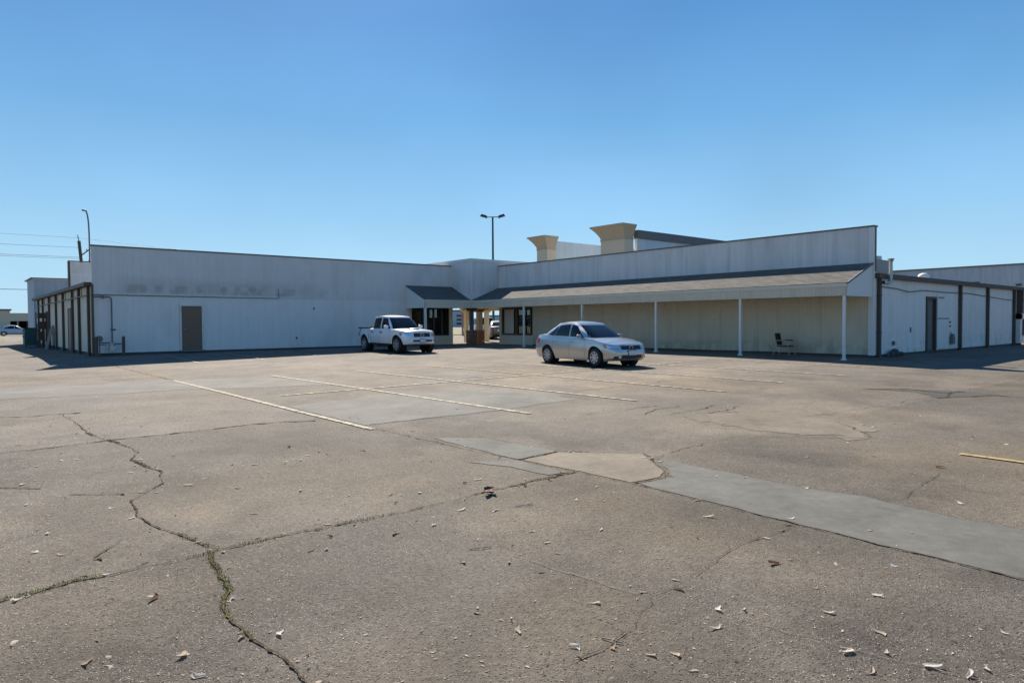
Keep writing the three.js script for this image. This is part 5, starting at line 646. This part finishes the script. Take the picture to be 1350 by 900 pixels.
{ const wire = (name, a, b, sag, r, label) => { const pts = []; for (let k = 0; k <= 24; k++) { const t = k / 24; pts.push([lerp(a[0], b[0], t), lerp(a[1], b[1], t) - sag * 4 * t * (1 - t), lerp(a[2], b[2], t)]); } top(name, tube(pts, r, 5, 48), M.pipe, label, 'wire', 'overhead wires'); };
  for (const [y0, y1, r] of [[10.6, 11.6, 0.014], [9.6, 10.45, 0.018], [8.6, 9.55, 0.022], [8.45, 9.35, 0.018]]) wire('overhead_wire', [10.8, y0, -82.5], [-32, y1, -84], 0.35, r, 'overhead wire strung from the leaning pole to the next pole');
  wire('overhead_wire', [10.8, 10.6, -82.5], [70, 10.0, -90], 0.7, 0.018, 'thin overhead wire running on behind the white wall');
  wire('overhead_wire', [-32, 5.1, -78], [6, 4.75, -73], 0.1, 0.03, 'low overhead cable reaching the rear store wall');
}
{ const l = thing('utility_pole', 'wooden utility pole holding the far ends of the wires', 'utility pole', [-32, gy(-32, -84), -84]); part(l, 'pole', rod([0, 0, 0], [0, 11.8, 0], 0.15), M.brown); part(l, 'cross_arm', rod([0, 10.4, -0.9], [0, 10.4, 0.9], 0.06), M.brown); }

// ---------------------------------------------------------------- dead leaves and twigs on the asphalt
{
  const r = rng(404), geos = [];
  for (let k = 0; k < 6; k++) { const L = 0.56, W = 0.085 + 0.05 * r(), cu = 0.15 + 0.35 * r(), tw = (r() - 0.5) * 1.8, roll = 0.45 + 0.85 * r(); const g = grid(4, 8, (u, v) => { const s = u * 2 - 1, w = W * Math.pow(Math.sin(Math.PI * Math.min(0.985, 0.03 + 0.95 * v)), 0.75) * (1 + 0.12 * Math.sin(v * 23 + k)), a = s * roll * 1.1, tws = tw * (v - 0.5); const x = Math.sin(a) / Math.max(0.4, roll) * w, y = (1 - Math.cos(a)) * w * 0.9; return [x * Math.cos(tws) - y * Math.sin(tws) + 0.09 * Math.sin(v * 4.5 + k * 1.7), 0.012 + y * Math.cos(tws) + Math.abs(x * Math.sin(tws)) + cu * 0.5 * (v - 0.5) ** 2 * 1.6, (v - 0.5) * L]; }); geos.push(g); }
  const leafM = [[0.56, 0.46, 0.36], [0.42, 0.31, 0.22], [0.68, 0.60, 0.50], [0.19, 0.11, 0.07], [0.54, 0.44, 0.34], [0.74, 0.69, 0.61]].map(c => { const m = new THREE.MeshPhysicalMaterial({ roughness: 1, specularIntensity: 0.1, transmission: 0.4, thickness: 0, side: THREE.DoubleSide }); m.color.setRGB(...c); return m; });
  const stem = rod([0, 0.02, 0.24], [0.02, 0.05, 0.36], 0.006, 4);
  const spot = () => { for (;;) { const a = -0.877 + (r() - 0.5) * 1.42, d = 2.4 * Math.pow(5.6, Math.pow(r(), 0.8)), x = d * Math.cos(a), z = d * Math.sin(a), keep = 0.35 + 0.65 * (1 - smooth(3.6, 7, x)); if (r() < keep) return [x, z, d]; } };
  const nearCrack = () => { const c = crackPts[[1, 1, 2, 2, 6, 7][r() * 6 | 0]], [x, z] = c[r() * c.length | 0]; return [x + (r() - 0.5) * 0.22, z + (r() - 0.5) * 0.22, Math.hypot(x, z)]; };
  for (let k = 0; k < 290; k++) {
    const [x, z, d] = k % 4 ? spot() : nearCrack(); if (d < 2.2) continue; const s = 0.08 + 0.085 * r() * r() + 0.025 * r(), o = thing('dry_leaf', 'curled dry leaf lying on the asphalt', 'leaf', [x, gy(x, z) + 0.003, z], r() * 6.28, 'dry leaves scattered over the car park');
    const b = part(o, 'blade', geos[r() * 6 | 0], leafM[r() * 6 | 0]); b.rotation.set((r() - 0.5) * 0.5, 0, (r() - 0.5) * 0.7); if (r() < 0.25) { b.rotation.z += 3.14; b.position.y = 0.03; } o.scale.set(s * (0.8 + 0.5 * r()), s, s); if (d < 5) { const st = part(o, 'stalk', stem, leafM[4]); st.rotation.copy(b.rotation); st.position.copy(b.position); }
  }
  // fine broken leaf litter between them
  const n = 2300, lm = new THREE.MeshPhysicalMaterial({ roughness: 1, specularIntensity: 0.1, transmission: 0.35, thickness: 0, side: THREE.DoubleSide }), im = new THREE.InstancedMesh(geos[1], lm, n), Mx = new THREE.Matrix4(), q = new THREE.Quaternion(), e = new THREE.Euler(), c = new THREE.Color();
  for (let k = 0; k < n; k++) { const [x, z, d] = r() < 0.22 ? nearCrack() : spot(), s = (0.024 + 0.055 * r() * r() * r()) * (d > 8 ? 1.4 : 1); e.set((r() - 0.5) * 0.5, r() * 6.28, (r() - 0.5) * 0.5); q.setFromEuler(e); Mx.compose(new THREE.Vector3(x, gy(x, z) + 0.002, z), q, new THREE.Vector3(s, s, s)); im.setMatrixAt(k, Mx); const f = 0.35 + 0.85 * Math.sqrt(r()); r() < 0.24 ? c.setRGB(0.16 * f, 0.09 * f, 0.055 * f) : c.setRGB(0.70 * f, 0.58 * f, 0.46 * f); im.setColorAt(k, c); }
  im.name = 'leaf_litter'; im.userData.kind = 'stuff'; im.castShadow = im.receiveShadow = true; tag(im, 'fine broken leaf litter strewn over the asphalt', 'leaf litter'); scene.add(im);
  // the dark brown clump on the long crack, and twigs
  const cl = thing('leaf_clump', 'dark red-brown clump of wet leaves on the long crack', 'leaf clump', [3.82, gy(3.82, -4.92), -4.92]); for (let k = 0; k < 4; k++) { const b = part(cl, 'leaf', geos[k], mat([0.10, 0.045, 0.03], 0.8)); b.scale.setScalar(0.20 + 0.03 * k); b.rotation.set(0.5 * (r() - 0.5), r() * 6, 0.4 * (r() - 0.5)); b.position.set((r() - 0.5) * 0.06, 0.012 * k, (r() - 0.5) * 0.06); }
  for (let k = 0; k < 5; k++) { const [x, z] = k ? spot() : [2.5, -2.3], a = r() * 6.28, L = 0.08 + 0.14 * r(), y = gy(x, z) + 0.006; top('twig', merge([tube([[x, y, z], [x + L * 0.5 * Math.cos(a), y + 0.006, z + L * 0.5 * Math.sin(a) + 0.01], [x + L * Math.cos(a), y + 0.003, z + L * Math.sin(a)]], 0.0035, 5, 8), rod([x + L * 0.5 * Math.cos(a), y + 0.005, z + L * 0.5 * Math.sin(a) + 0.008], [x + L * 0.7 * Math.cos(a + 0.5), y + 0.012, z + L * 0.7 * Math.sin(a + 0.5)], 0.0025, 4)]), M.wood, 'thin dry twig lying on the asphalt', 'twig', 'twigs on the car park'); }
}
renderer.render(scene, camera);
